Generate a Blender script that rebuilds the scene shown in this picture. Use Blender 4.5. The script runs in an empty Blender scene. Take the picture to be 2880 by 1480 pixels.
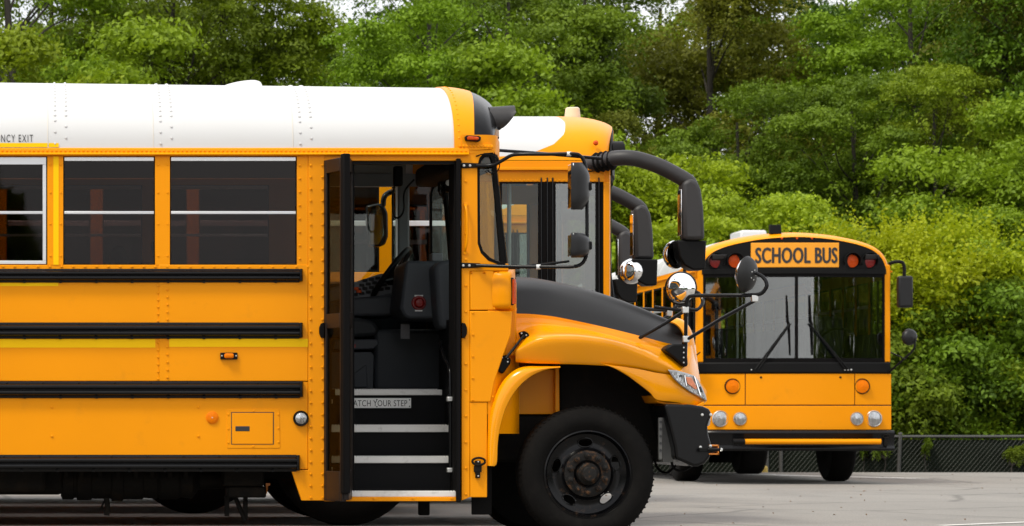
import bpy, bmesh, math, random
import numpy as np
from mathutils import Vector, Matrix

R = math.radians
sc = bpy.context.scene
col = sc.collection
random.seed(7)

# ------------------------------------------------------------------ camera, sky, sun, exposure
F, HC, U0, V0, DN = 8800.0, 0.78, 100.0, 1187.0, 20.0     # focal length in photo pixels, eye height, lens axis, near bus distance
cd = bpy.data.cameras.new("camera")
cam = bpy.data.objects.new("camera", cd)
col.objects.link(cam)
cam.location = (0, 0, HC)
cam.rotation_euler = (R(90), 0, 0)
cd.sensor_width = 36
cd.lens = F / 2880 * 36
cd.shift_x = (1440 - U0) / 2880
cd.shift_y = (V0 - 740) / 2880
cd.clip_start = 0.5
cd.clip_end = 3000
cd.dof.use_dof = True
cd.dof.focus_distance = 20.6
cd.dof.aperture_fstop = 8.0
sc.camera = cam

SUN_EL, SUN_AZ = 58, 232          # azimuth clockwise from +Y
w = bpy.data.worlds.new("World")
sc.world = w
w.use_nodes = True
nt = w.node_tree
nt.nodes.clear()
out = nt.nodes.new('ShaderNodeOutputWorld')
bg = nt.nodes.new('ShaderNodeBackground')
sky = nt.nodes.new('ShaderNodeTexSky')
sky.sky_type = 'NISHITA'
sky.sun_disc = False
sky.sun_elevation = R(SUN_EL)
sky.sun_rotation = R(SUN_AZ)
sky.dust_density = 2.5
sky.air_density = 1.2
tc = nt.nodes.new('ShaderNodeTexCoord')
mp = nt.nodes.new('ShaderNodeMapping')
mp.inputs['Scale'].default_value = (1, 1, 2.2)
nz = nt.nodes.new('ShaderNodeTexNoise')
nz.inputs['Scale'].default_value = 2.6
nz.inputs['Detail'].default_value = 7
nz.inputs['Roughness'].default_value = 0.55
ramp = nt.nodes.new('ShaderNodeValToRGB')
ramp.color_ramp.elements[0].position = 0.30
ramp.color_ramp.elements[0].color = (0.68, 0.68, 0.68, 1)
ramp.color_ramp.elements[1].position = 0.62
ramp.color_ramp.elements[1].color = (0.97, 0.97, 0.97, 1)
mix = nt.nodes.new('ShaderNodeMix')
mix.data_type = 'RGBA'
ramp2 = nt.nodes.new('ShaderNodeValToRGB')
ramp2.color_ramp.elements[0].position = 0.35
ramp2.color_ramp.elements[0].color = (0.70, 0.72, 0.75, 1)
ramp2.color_ramp.elements[1].position = 0.7
ramp2.color_ramp.elements[1].color = (1, 1, 1, 1)
cl = nt.nodes.new('ShaderNodeMix')
cl.data_type = 'RGBA'
cl.blend_type = 'MULTIPLY'
cl.inputs['Factor'].default_value = 1
cl.inputs['A'].default_value = (12.0, 11.8, 11.7, 1)
nt.links.new(tc.outputs['Generated'], mp.inputs['Vector'])
nt.links.new(mp.outputs['Vector'], nz.inputs['Vector'])
nt.links.new(nz.outputs['Fac'], ramp.inputs['Fac'])
nt.links.new(nz.outputs['Fac'], ramp2.inputs['Fac'])
nt.links.new(ramp2.outputs['Color'], cl.inputs['B'])
nt.links.new(ramp.outputs['Color'], mix.inputs['Factor'])
nt.links.new(sky.outputs['Color'], mix.inputs['A'])
nt.links.new(cl.outputs['Result'], mix.inputs['B'])
nt.links.new(mix.outputs['Result'], bg.inputs['Color'])
bg.inputs['Strength'].default_value = 0.09
nt.links.new(bg.outputs['Background'], out.inputs['Surface'])

sd = bpy.data.lights.new("sun", 'SUN')
sd.energy = 1.5
sd.angle = R(11)
sd.color = (1.0, 0.94, 0.82)
sun = bpy.data.objects.new("sun", sd)
col.objects.link(sun)
sun.location = (0, 0, 60)
_d = Vector((math.sin(R(SUN_AZ)) * math.cos(R(SUN_EL)), math.cos(R(SUN_AZ)) * math.cos(R(SUN_EL)), math.sin(R(SUN_EL))))
sun.rotation_euler = _d.to_track_quat('Z', 'Y').to_euler()

vs = sc.view_settings
vs.view_transform = 'Standard'
vs.look = 'None'
vs.exposure = 0.71
vs.gamma = 1
vs.use_curve_mapping = False
sc.cycles.max_bounces = 10
sc.cycles.transparent_max_bounces = 24
sc.cycles.caustics_reflective = False
sc.cycles.caustics_refractive = False
sc.cycles.use_denoising = True

# ------------------------------------------------------------------ materials
MATS = {}
def mat(name, base, rough=0.5, metal=0.0, var=0.06, vscale=3.0, bump=0.0, bscale=200.0, coat=0.0, spec=0.5, rvar=0.08, dirt=None, stretch=None):
    if name in MATS: return MATS[name]
    m = bpy.data.materials.new(name)
    m.use_nodes = True
    t = m.node_tree
    p = t.nodes['Principled BSDF']
    p.inputs['Metallic'].default_value = metal
    p.inputs['Specular IOR Level'].default_value = spec
    p.inputs['Coat Weight'].default_value = coat
    p.inputs['Coat Roughness'].default_value = 0.12
    c = t.nodes.new('ShaderNodeTexCoord')
    vec = c.outputs['Object']
    if stretch:
        q = t.nodes.new('ShaderNodeMapping')
        q.inputs['Scale'].default_value = stretch
        t.links.new(vec, q.inputs['Vector'])
        vec = q.outputs['Vector']
    n = t.nodes.new('ShaderNodeTexNoise')
    n.inputs['Scale'].default_value = vscale
    n.inputs['Detail'].default_value = 6
    t.links.new(vec, n.inputs['Vector'])
    mx = t.nodes.new('ShaderNodeMix')
    mx.data_type = 'RGBA'
    mx.inputs['A'].default_value = tuple(max(0, x * (1 - var)) for x in base) + (1,)
    mx.inputs['B'].default_value = tuple(min(1, x * (1 + var)) for x in base) + (1,)
    t.links.new(n.outputs['Fac'], mx.inputs['Factor'])
    res = mx.outputs['Result']
    if dirt:
        dcol, dscale, lo, hi, amt = dirt
        n2 = t.nodes.new('ShaderNodeTexNoise')
        n2.inputs['Scale'].default_value = dscale
        n2.inputs['Detail'].default_value = 8
        n2.inputs['Roughness'].default_value = 0.65
        t.links.new(vec, n2.inputs['Vector'])
        mr = t.nodes.new('ShaderNodeMapRange')
        mr.inputs['From Min'].default_value = lo
        mr.inputs['From Max'].default_value = hi
        mr.inputs['To Max'].default_value = amt
        t.links.new(n2.outputs['Fac'], mr.inputs['Value'])
        m2 = t.nodes.new('ShaderNodeMix')
        m2.data_type = 'RGBA'
        m2.inputs['B'].default_value = tuple(dcol) + (1,)
        t.links.new(mr.outputs['Result'], m2.inputs['Factor'])
        t.links.new(res, m2.inputs['A'])
        res = m2.outputs['Result']
    t.links.new(res, p.inputs['Base Color'])
    rr = t.nodes.new('ShaderNodeMapRange')
    rr.inputs['To Min'].default_value = max(0.02, rough - rvar)
    rr.inputs['To Max'].default_value = min(1, rough + rvar)
    t.links.new(n.outputs['Fac'], rr.inputs['Value'])
    t.links.new(rr.outputs['Result'], p.inputs['Roughness'])
    if bump > 0:
        n3 = t.nodes.new('ShaderNodeTexNoise')
        n3.inputs['Scale'].default_value = bscale
        n3.inputs['Detail'].default_value = 3
        t.links.new(vec, n3.inputs['Vector'])
        b = t.nodes.new('ShaderNodeBump')
        b.inputs['Strength'].default_value = bump
        b.inputs['Distance'].default_value = 0.01
        t.links.new(n3.outputs['Fac'], b.inputs['Height'])
        t.links.new(b.outputs['Normal'], p.inputs['Normal'])
    MATS[name] = m
    return m

def glass(name, tint, gloss=0.06, rough=0.02, gain=0.5):
    if name in MATS: return MATS[name]
    m = bpy.data.materials.new(name)
    m.use_nodes = True
    t = m.node_tree
    t.nodes.clear()
    o = t.nodes.new('ShaderNodeOutputMaterial')
    tr = t.nodes.new('ShaderNodeBsdfTransparent')
    tr.inputs['Color'].default_value = tuple(tint) + (1,)
    gl = t.nodes.new('ShaderNodeBsdfGlossy')
    gl.inputs['Roughness'].default_value = rough
    fr = t.nodes.new('ShaderNodeLayerWeight')
    fr.inputs['Blend'].default_value = 0.31
    mr = t.nodes.new('ShaderNodeMapRange')
    mr.inputs['To Min'].default_value = gloss
    mr.inputs['To Max'].default_value = min(1, gloss + gain)
    t.links.new(fr.outputs['Fresnel'], mr.inputs['Value'])
    c = t.nodes.new('ShaderNodeTexCoord')
    n = t.nodes.new('ShaderNodeTexNoise')
    n.inputs['Scale'].default_value = 1.3
    t.links.new(c.outputs['Object'], n.inputs['Vector'])
    b = t.nodes.new('ShaderNodeBump')
    b.inputs['Strength'].default_value = 0.06
    b.inputs['Distance'].default_value = 0.02
    t.links.new(n.outputs['Fac'], b.inputs['Height'])
    t.links.new(b.outputs['Normal'], gl.inputs['Normal'])
    ms = t.nodes.new('ShaderNodeMixShader')
    t.links.new(mr.outputs['Result'], ms.inputs['Fac'])
    t.links.new(tr.outputs['BSDF'], ms.inputs[1])
    t.links.new(gl.outputs['BSDF'], ms.inputs[2])
    t.links.new(ms.outputs['Shader'], o.inputs['Surface'])
    MATS[name] = m
    return m

YEL = mat('bus_yellow_paint', (0.87, 0.305, 0.0), 0.34, var=0.08, vscale=1.3, bump=0.10, bscale=2.6, coat=0.0, spec=0.15, rvar=0.06, dirt=((0.45, 0.19, 0.02), 5, 0.58, 0.85, 0.30))
YELG = mat('glossy_bonnet_yellow', (0.88, 0.325, 0.0), 0.16, var=0.04, vscale=1.6, spec=0.38, rvar=0.04)
BLKM = mat('black_mirror_shell', (0.010, 0.010, 0.0105), 0.40, spec=0.32, var=0.15, vscale=5, bump=0.05, bscale=200)
YTAPE = mat('reflective_yellow_tape', (1.0, 0.57, 0.0), 0.5, var=0.04, vscale=8, spec=0.15)
WHITE = mat('white_roof_paint', (0.60, 0.60, 0.595), 0.34, var=0.03, vscale=1.2, coat=0.05, dirt=((0.55, 0.53, 0.48), 3.5, 0.55, 0.8, 0.25))
BLKP = mat('black_gloss_paint', (0.004, 0.004, 0.0045), 0.26, var=0.2, vscale=4, coat=0.03, spec=0.22, rvar=0.06)
BLKS = mat('black_satin_paint', (0.006, 0.006, 0.006), 0.45, var=0.2, vscale=3, bump=0.03, bscale=80, spec=0.12)
HOODB = mat('matt_black_hood_paint', (0.010, 0.0095, 0.0095), 0.42, spec=0.25, var=0.12, vscale=3, bump=0.04, bscale=300, rvar=0.05)
RUBBER = mat('black_rubber', (0.005, 0.0045, 0.0045), 0.75, spec=0.08, var=0.2, vscale=8, bump=0.1, bscale=90)
TYRE = mat('tyre_rubber', (0.0062, 0.0057, 0.0053), 0.78, spec=0.08, var=0.25, vscale=7, bump=0.15, bscale=60, dirt=((0.018, 0.016, 0.014), 9, 0.5, 0.8, 0.4))
RIMB = mat('black_wheel_steel', (0.003, 0.003, 0.0035), 0.2, var=0.3, vscale=8, coat=0.02, spec=0.2, dirt=((0.10, 0.055, 0.03), 16, 0.58, 0.75, 0.45))
HUBM = mat('rusty_hub_steel', (0.013, 0.012, 0.011), 0.5, spec=0.15, metal=0.1, var=0.35, vscale=20, bump=0.2, bscale=80, dirt=((0.16, 0.075, 0.03), 22, 0.52, 0.7, 0.7))
UNDER = mat('dirty_chassis_steel', (0.008, 0.007, 0.006), 0.7, spec=0.12, var=0.35, vscale=5, bump=0.2, bscale=40, dirt=((0.03, 0.02, 0.012), 7, 0.5, 0.75, 0.5))
ALU = mat('brushed_aluminium', (0.72, 0.73, 0.74), 0.38, metal=0.75, var=0.08, vscale=6, stretch=(0.3, 1, 6))
NOSING = mat('white_step_nosing', (0.70, 0.69, 0.66), 0.55, var=0.08, vscale=9, dirt=((0.25, 0.24, 0.22), 18, 0.55, 0.75, 0.5))
CHROME = mat('chrome', (0.92, 0.92, 0.92), 0.04, metal=1.0, var=0.02, rvar=0.015)
STEELB = mat('zinc_plated_steel', (0.62, 0.62, 0.60), 0.35, metal=0.85, var=0.1, vscale=20)
PLAST = mat('black_grained_plastic', (0.012, 0.012, 0.012), 0.5, spec=0.35, var=0.15, vscale=6, bump=0.12, bscale=260)
MIRB = mat('dark_grey_mirror_plastic', (0.030, 0.028, 0.0285), 0.48, spec=0.4, var=0.12, vscale=5, bump=0.1, bscale=240)
INTG = mat('dark_grey_dash_plastic', (0.052, 0.058, 0.066), 0.55, spec=0.3, var=0.12, vscale=6, bump=0.15, bscale=220)
INTL = mat('light_grey_cab_lining', (0.19, 0.20, 0.21), 0.6, spec=0.3, var=0.08, vscale=4)
CEIL = mat('pale_ceiling_panel', (0.26, 0.26, 0.25), 0.6, var=0.06, vscale=3)
FLOORM = mat('black_ribbed_flooring', (0.005, 0.005, 0.0055), 0.7, spec=0.15, var=0.3, vscale=40, bump=0.3, bscale=300)
SEATM = mat('dark_seat_vinyl', (0.024, 0.027, 0.030), 0.6, spec=0.25, var=0.15, vscale=6, bump=0.1, bscale=120)
AMBER = mat('amber_lens', (0.84, 0.19, 0.0), 0.3, var=0.25, vscale=60, bump=0.4, bscale=160, coat=0.0, spec=0.10)
RED = mat('red_lens', (0.22, 0.006, 0.004), 0.22, var=0.3, vscale=50, bump=0.4, bscale=140, coat=0.1, spec=0.35)
ORRED = mat('orange_red_lens', (0.60, 0.068, 0.002), 0.25, var=0.3, vscale=60, bump=0.4, bscale=160, coat=0.0, spec=0.2)
LENSW = mat('clear_lamp_reflector', (0.44, 0.45, 0.46), 0.10, metal=0.9, var=0.7, vscale=16, bump=1.0, bscale=30, stretch=(2.2, 2.2, .5))
BEACON = mat('cream_beacon_plastic', (0.72, 0.60, 0.42), 0.4, var=0.06, vscale=5)
INK = mat('black_lettering', (0.02, 0.02, 0.022), 0.5, var=0.1)
SIGNW = mat('white_enamel_plate', (0.72, 0.72, 0.70), 0.4, var=0.06, vscale=10)
SIGNY = mat('yellow_sign_film', (0.86, 0.34, 0.01), 0.5, var=0.04)
CLEAR = glass('clear_glass', (0.80, 0.86, 0.82), 0.02, gain=0.35)
TINT = glass('smoked_glass', (0.50, 0.44, 0.43), 0.0, gain=0.55)
SHIELD = glass('windscreen_glass', (0.70, 0.74, 0.72), 0.13, gain=0.35)
DOORG = glass('tinted_door_glass', (0.62, 0.58, 0.46), 0.006, gain=0.02)

# ------------------------------------------------------------------ mesh helpers
class MB:
    def __init__(s): s.v, s.f = [], []
    def add(s, vs, fs):
        o = len(s.v)
        s.v += [tuple(p) for p in vs]
        s.f += [tuple(i + o for i in f) for f in fs]
        return s
    def box(s, x0, x1, y0, y1, z0, z1):
        x0, x1 = min(x0, x1), max(x0, x1); y0, y1 = min(y0, y1), max(y0, y1); z0, z1 = min(z0, z1), max(z0, z1)
        return s.add([(x0, y0, z0), (x1, y0, z0), (x1, y1, z0), (x0, y1, z0), (x0, y0, z1), (x1, y0, z1), (x1, y1, z1), (x0, y1, z1)],
                     [(3, 2, 1, 0), (4, 5, 6, 7), (0, 1, 5, 4), (1, 2, 6, 5), (2, 3, 7, 6), (3, 0, 4, 7)])
    def prism(s, poly, a0, a1, axis='y'):
        """poly: 2-D points; extruded along axis ('y': poly is (x,z); 'x': (y,z); 'z': (x,y))"""
        n = len(poly)
        def P(p, a):
            return (p[0], a, p[1]) if axis == 'y' else (a, p[0], p[1]) if axis == 'x' else (p[0], p[1], a)
        vs = [P(p, a0) for p in poly] + [P(p, a1) for p in poly]
        fs = [tuple(range(n)), tuple(range(2 * n - 1, n - 1, -1))]
        for i in range(n):
            j = (i + 1) % n
            fs.append((i, i + n, j + n, j))
        return s.add(vs, fs)
    def tube(s, pts, r, n=10, cap=True):
        pts = [Vector(p) for p in pts]
        rs = r if isinstance(r, (list, tuple)) else [r] * len(pts)
        vs, fs = [], []
        up = None
        for i, p in enumerate(pts):
            a = pts[max(0, i - 1)]; b = pts[min(len(pts) - 1, i + 1)]
            d = (b - a).normalized()
            if up is None:
                up = d.orthogonal().normalized()
            up = (up - d * up.dot(d))
            up = up.normalized() if up.length > 1e-6 else d.orthogonal().normalized()
            sd_ = d.cross(up)
            for k in range(n):
                t = 2 * math.pi * k / n
                vs.append(p + (up * math.cos(t) + sd_ * math.sin(t)) * rs[i])
        for i in range(len(pts) - 1):
            for k in range(n):
                fs.append((i * n + k, i * n + (k + 1) % n, (i + 1) * n + (k + 1) % n, (i + 1) * n + k))
        if cap:
            fs.append(tuple(range(n - 1, -1, -1)))
            fs.append(tuple(range((len(pts) - 1) * n, len(pts) * n)))
        return s.add(vs, fs)
    def lathe(s, prof, c, axis=(0, -1, 0), n=32, close=False):
        """prof: (radius, distance along axis)"""
        ax = Vector(axis).normalized(); u = ax.orthogonal().normalized(); w_ = ax.cross(u); c = Vector(c)
        vs, fs = [], []
        for r_, a in prof:
            for k in range(n):
                t = 2 * math.pi * k / n
                vs.append(c + ax * a + (u * math.cos(t) + w_ * math.sin(t)) * max(r_, 1e-4))
        m = len(prof)
        for i in range(m - 1 + (1 if close else 0)):
            j = (i + 1) % m
            for k in range(n):
                fs.append((i * n + k, i * n + (k + 1) % n, j * n + (k + 1) % n, j * n + k))
        return s.add(vs, fs)
    def grid(s, P):
        nr, nc = len(P), len(P[0])
        vs = [p for row in P for p in row]
        fs = [(i * nc + j, i * nc + j + 1, (i + 1) * nc + j + 1, (i + 1) * nc + j) for i in range(nr - 1) for j in range(nc - 1)]
        return s.add(vs, fs)
    def dome(s, c, nrm, r, h=None, n=7):
        h = h or r * 0.6
        return s.lathe([(r, 0), (r * 0.8, h * 0.7), (0.0005, h)], c, nrm, n)
    def mirror(s, c=1.22):
        o = len(s.v)
        s.v += [(x, 2 * c - y, z) for x, y, z in s.v]
        s.f += [tuple(i + o for i in reversed(f)) for f in s.f]
        return s
    def mesh(s, name, m, smooth=True, off=(0, 0, 0)):
        me = bpy.data.meshes.new(name)
        me.from_pydata([(x - off[0], y - off[1], z - off[2]) for x, y, z in s.v], [], s.f)
        bm = bmesh.new(); bm.from_mesh(me)
        bmesh.ops.recalc_face_normals(bm, faces=bm.faces)
        if smooth:
            for f in bm.faces: f.smooth = True
            for e in bm.edges:
                if len(e.link_faces) == 2 and e.calc_face_angle(0) > R(38): e.smooth = False
        bm.to_mesh(me); bm.free()
        me.materials.append(m)
        return me

OFF = (0, 0, 0)
def link(name, me, parent=None, bevel=0.0, solid=0.0, segs=2):
    o = bpy.data.objects.new(name, me)
    col.objects.link(o)
    if parent is not None: o.parent = parent
    if solid:
        q = o.modifiers.new('solid', 'SOLIDIFY'); q.thickness = solid; q.offset = 0
        q = o.modifiers.new('split', 'EDGE_SPLIT'); q.split_angle = R(50); q.use_edge_sharp = False
    if bevel:
        q = o.modifiers.new('bevel', 'BEVEL'); q.width = bevel; q.segments = segs; q.limit_method = 'ANGLE'; q.angle_limit = R(35); q.harden_normals = False
    return o
def obj(name, mb, m, parent=None, bevel=0.0, solid=0.0, smooth=True, off=None, segs=2):
    return link(name, mb.mesh(name, m, smooth, OFF if off is None else off), parent, bevel, solid, segs)
def thing(name, label, cat, loc=(0, 0, 0), rz=0, group=None):
    o = bpy.data.objects.new(name, None)
    col.objects.link(o)
    o.location = loc; o.rotation_euler = (0, 0, rz); o.empty_display_size = 0.3
    o['label'] = label; o['category'] = cat
    if group: o['group'] = group
    return o
def structure(name, mb, m, **k):
    o = obj(name, mb, m, None, off=(0, 0, 0), **k); o['kind'] = 'structure'; return o

def cr(p0, p1, p2, p3, t):
    return tuple(0.5 * ((2 * b) + (-a + c) * t + (2 * a - 5 * b + 4 * c - d) * t * t + (-a + 3 * b - 3 * c + d) * t ** 3) for a, b, c, d in zip(p0, p1, p2, p3))
def spline(pts, n):
    """Catmull-Rom through pts, n samples per span"""
    res = []
    m = len(pts)
    for i in range(m - 1):
        p0 = pts[i - 1] if i > 0 else tuple(2 * a - b for a, b in zip(pts[0], pts[1]))
        p3 = pts[i + 2] if i + 2 < m else tuple(2 * a - b for a, b in zip(pts[-1], pts[-2]))
        for k in range(n): res.append(cr(p0, pts[i], pts[i + 1], p3, k / n))
    res.append(tuple(pts[-1]))
    return res
def surf(ctrl, nu, nv):
    rows = [spline(r_, nu) for r_ in ctrl]
    cols = [spline([r_[j] for r_ in rows], nv) for j in range(len(rows[0]))]
    return [[cols[j][i] for j in range(len(cols))] for i in range(len(cols[0]))]

def PX(u, v, y=0.0):
    """photo position and depth behind the near bus side -> point in the near bus frame"""
    D = DN + y
    return ((u - U0) * D / F, y, HC + (V0 - v) * D / F)
def X_(u, y=0.0): return (u - U0) * (DN + y) / F
def Z_(v, y=0.0): return HC + (V0 - v) * (DN + y) / F
def bxp(mb, u0, u1, v0, v1, y0, y1, yr=None):
    r_ = y0 if yr is None else yr
    return mb.box(X_(u0, r_), X_(u1, r_), y0, y1, Z_(v1, r_), Z_(v0, r_))
def poly(pts, y=0.0): return [(X_(u, y), Z_(v, y)) for u, v in pts]

def text_mesh(name, body, width, height, m, spacing=1.0):
    """flat lettering in the XZ plane, facing -Y, left bottom at the origin, a hair thick"""
    cu = bpy.data.curves.new(name, 'FONT')
    cu.body = body; cu.size = 1; cu.extrude = 0.0; cu.space_character = spacing; cu.resolution_u = 3
    t = bpy.data.objects.new(name, cu)
    col.objects.link(t)
    dg = bpy.context.evaluated_depsgraph_get()
    me = bpy.data.meshes.new_from_object(t.evaluated_get(dg))
    col.objects.unlink(t); bpy.data.objects.remove(t); bpy.data.curves.remove(cu)
    co = np.empty(len(me.vertices) * 3); me.vertices.foreach_get('co', co); co = co.reshape(-1, 3)
    mn, mx_ = co.min(0), co.max(0)
    n = np.zeros_like(co)
    n[:, 0] = (co[:, 0] - mn[0]) / (mx_[0] - mn[0]) * width
    n[:, 2] = (co[:, 1] - mn[1]) / (mx_[1] - mn[1]) * height
    me.vertices.foreach_set('co', n.ravel()); me.update()
    me.name = name
    me.materials.clear(); me.materials.append(m)
    return me
def move_mesh(me, M):
    me.transform(M); me.update(); return me

# ------------------------------------------------------------------ ground
ASPH = mat('worn_grey_asphalt', (0.238, 0.224, 0.203), 0.85, var=0.22, vscale=0.35, bump=0.5, bscale=130, dirt=((0.10, 0.098, 0.095), 0.9, 0.50, 0.78, 0.55), stretch=(1, 0.55, 1))
def _speckle(m):
    t = m.node_tree; p = t.nodes['Principled BSDF']
    src = p.inputs['Base Color'].links[0].from_socket
    c = t.nodes.new('ShaderNodeTexCoord')
    n = t.nodes.new('ShaderNodeTexNoise'); n.inputs['Scale'].default_value = 70; n.inputs['Detail'].default_value = 4
    t.links.new(c.outputs['Object'], n.inputs['Vector'])
    mr = t.nodes.new('ShaderNodeMapRange'); mr.inputs['From Min'].default_value = 0.3; mr.inputs['From Max'].default_value = 0.7
    mr.inputs['To Min'].default_value = 0.62; mr.inputs['To Max'].default_value = 1.38
    t.links.new(n.outputs['Fac'], mr.inputs['Value'])
    mx = t.nodes.new('ShaderNodeMix'); mx.data_type = 'RGBA'; mx.blend_type = 'MULTIPLY'; mx.inputs['Factor'].default_value = 1
    t.links.new(src, mx.inputs['A']); t.links.new(mr.outputs['Result'], mx.inputs['B'])
    t.links.new(mx.outputs['Result'], p.inputs['Base Color'])
_speckle(ASPH)
def _cracks(m):
    t = m.node_tree; p = t.nodes['Principled BSDF']
    src = p.inputs['Base Color'].links[0].from_socket
    c = t.nodes.new('ShaderNodeTexCoord')
    n = t.nodes.new('ShaderNodeTexNoise'); n.inputs['Scale'].default_value = 0.9; n.inputs['Detail'].default_value = 6
    t.links.new(c.outputs['Object'], n.inputs['Vector'])
    ad = t.nodes.new('ShaderNodeMix'); ad.data_type = 'VECTOR'; ad.inputs['Factor'].default_value = 0.28
    t.links.new(c.outputs['Object'], ad.inputs['A']); t.links.new(n.outputs['Color'], ad.inputs['B'])
    v = t.nodes.new('ShaderNodeTexVoronoi'); v.feature = 'DISTANCE_TO_EDGE'; v.inputs['Scale'].default_value = 0.42
    t.links.new(ad.outputs['Result'], v.inputs['Vector'])
    mr = t.nodes.new('ShaderNodeMapRange'); mr.inputs['From Min'].default_value = 0.004; mr.inputs['From Max'].default_value = 0.016; mr.inputs['To Min'].default_value = 0.62
    t.links.new(v.outputs['Distance'], mr.inputs['Value'])
    mx = t.nodes.new('ShaderNodeMix'); mx.data_type = 'RGBA'; mx.blend_type = 'MULTIPLY'; mx.inputs['Factor'].default_value = 1
    t.links.new(src, mx.inputs['A']); t.links.new(mr.outputs['Result'], mx.inputs['B']); t.links.new(mx.outputs['Result'], p.inputs['Base Color'])
_cracks(ASPH)
EARTH = mat('leafy_earth', (0.055, 0.048, 0.028), 0.95, var=0.4, vscale=2, bump=0.6, bscale=20)
LINEW = mat('worn_white_line_paint', (0.66, 0.65, 0.61), 0.7, var=0.1, vscale=4, dirt=((0.22, 0.21, 0.2), 6, 0.5, 0.7, 0.6))
EDGE = 48.4
g = MB()
g.grid([[(x, y, 0.0) for x in (-70, -20, 0, 10, 20, 40, 90)] for y in (-30, 0, 15, 25, 35, EDGE)])
g.box(-70, 90, EDGE, EDGE + 0.12, -0.35, -0.004)
structure('parking_lot', g, ASPH)
g = MB()
g.grid([[(x, y, z) for x in (-900, -70, -20, 0, 20, 40, 90, 900)] for y, z in ((EDGE + 0.05, -0.22), (EDGE + 1.5, -0.75), (60, -0.8), (90, 0.5), (140, 2.0), (1500, 4.0))])
structure('ground', g, EARTH)
g = MB(); g.grid([[(x, y, -0.9) for x in (-900, -70.1, 90.1, 900)] for y in (-900, EDGE + 0.05)]); structure('terrain', g, EARTH)
def gline(name, p, q, wd):
    d = Vector((q[0] - p[0], q[1] - p[1])).normalized(); nn = Vector((-d.y, d.x)) * wd / 2
    g = MB(); n = 12
    rows = []
    for k in range(n + 1):
        t = k / n; c = Vector((p[0] + (q[0] - p[0]) * t, p[1] + (q[1] - p[1]) * t))
        rows.append([(c.x + nn.x, c.y + nn.y, 0.004), (c.x - nn.x, c.y - nn.y, 0.004)])
    g.grid(rows)
    return structure(name, g, LINEW)
def GP(u, v): D = HC * F / (v - V0); return ((u - U0) * D / F, D)
gline('parking_line', (9.7, 48.2), (12.15, 43.0), 0.5)
a, b = GP(2640, 1479.5), GP(2900, 1469)
gline('parking_line', a, (a[0] + (b[0] - a[0]) * 6, a[1] + (b[1] - a[1]) * 6), 0.11)
# fallen leaves and grit on the asphalt
rg = np.random.default_rng(3)
g = MB()
for k in range(80):
    D = rg.uniform(19.5, 47); u = rg.uniform(1500, 2900); x = (u - U0) * D / F
    s_ = rg.uniform(0.006, 0.022); a = rg.uniform(0, 6.28); h = rg.uniform(0.004, 0.018)
    g.add([(x + s_ * math.cos(a + q) * (1 if q in (0, math.pi) else .55), D + s_ * math.sin(a + q) * (1 if q in (0, math.pi) else .55), 0.003 + (h if i % 2 else 0)) for i, q in enumerate((0, math.pi / 2, math.pi, -math.pi / 2))], [(0, 1, 2, 3)])
lit = obj('leaf_litter', g, mat('dry_leaf', (0.16, 0.095, 0.05), 0.8, var=0.6, vscale=30), off=(0, 0, 0), smooth=False)
lit['kind'] = 'stuff'; lit['label'] = 'scattered dry leaves and grit on the grey asphalt'
# ------------------------------------------------------------------ the near, bonneted school bus
W = 2.44
OFF = (-1.2, 1.2, 0)
bus = thing('school_bus', 'long-nosed yellow school bus with black bonnet and open folding door, nearest the camera', 'school bus', (-1.2, DN + 1.2, 0), 0, 'yellow school buses on the lot')
REAR = -6.4
def B(name, mb, m, parent=None, **k): return obj(name, mb, m, parent or bus, **k)

def B2(name, mb, m, **k):
    B(name, mb, m, **k)
    q = MB(); q.v = [(x, W - y, z) for x, y, z in mb.v]; q.f = [tuple(reversed(f)) for f in mb.f]
    B(name, q, m, **k)
riv_y, riv_w = MB(), MB()
def rivet_row(u0, v0, u1, v1, step, r=3.4, mb=None, y=-0.002):
    n = max(1, int(round(math.hypot(u1 - u0, v1 - v0) / step)))
    for k in range(n + 1):
        u, v = u0 + (u1 - u0) * k / n, v0 + (v1 - v0) * k / n
        (mb or riv_y).dome(PX(u, v, y), (0, -1, 0), r * 1.2 / 440, r * .95 / 440)

# --- side skin: near side -------------------------------------------------
T = 0.035
for u0, u1, yy in ((-2780, 447.5, 0.0), (447, 866, -0.004)):
    mb = MB(); mb.prism(poly([(u0, 745), (u1, 745), (u1, 1072), (u0, 1072)]), yy, T); B('side_panel', mb, YEL, bevel=0.003)
mb = MB(); mb.prism(poly([(-2780, 1073.5), (866, 1073.5), (866, 1112), (866, 1320), (-2780, 1320)]), 0, T); B('skirt_panel', mb, YEL, bevel=0.003)
mb = MB(); mb.prism(poly([(867, 421), (912, 421), (912, 1408), (848, 1408), (819, 1322), (867, 1322)]), -0.006, T); B('door_post_panel', mb, YEL, bevel=0.003)
mb = MB(); mb.prism(poly([(835, 437), (866.5, 437), (866.5, 746), (835, 746)]), -0.001, T); B('window_pillar', mb, YEL, bevel=0.002)
mb = MB(); bxp(mb, 912, 1300, 432, 452, -0.003, T); B('door_header', mb, YEL, bevel=0.002)
mb = MB(); bxp(mb, 912, 1292, 1398, 1410, 0.0, 0.05); B('door_sill', mb, YEL, bevel=0.003)
mb = MB(); mb.prism(poly([(1298, 421), (1390, 421), (1388, 431), (1362, 434), (1351, 448), (1345, 472), (1346, 684), (1355, 710), (1374, 731), (1401, 741), (1430, 742), (1430, 762), (1321, 762), (1321, 1399), (1298, 1408)]), -0.004, T); B('front_door_post', mb, YEL, bevel=0.003)
mb = MB(); mb.prism(poly([(1321.5, 1132), (1370, 1132), (1370, 1399), (1321.5, 1399)]), -0.002, T); B('step_side_panel', mb, YEL, bevel=0.004)
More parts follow.
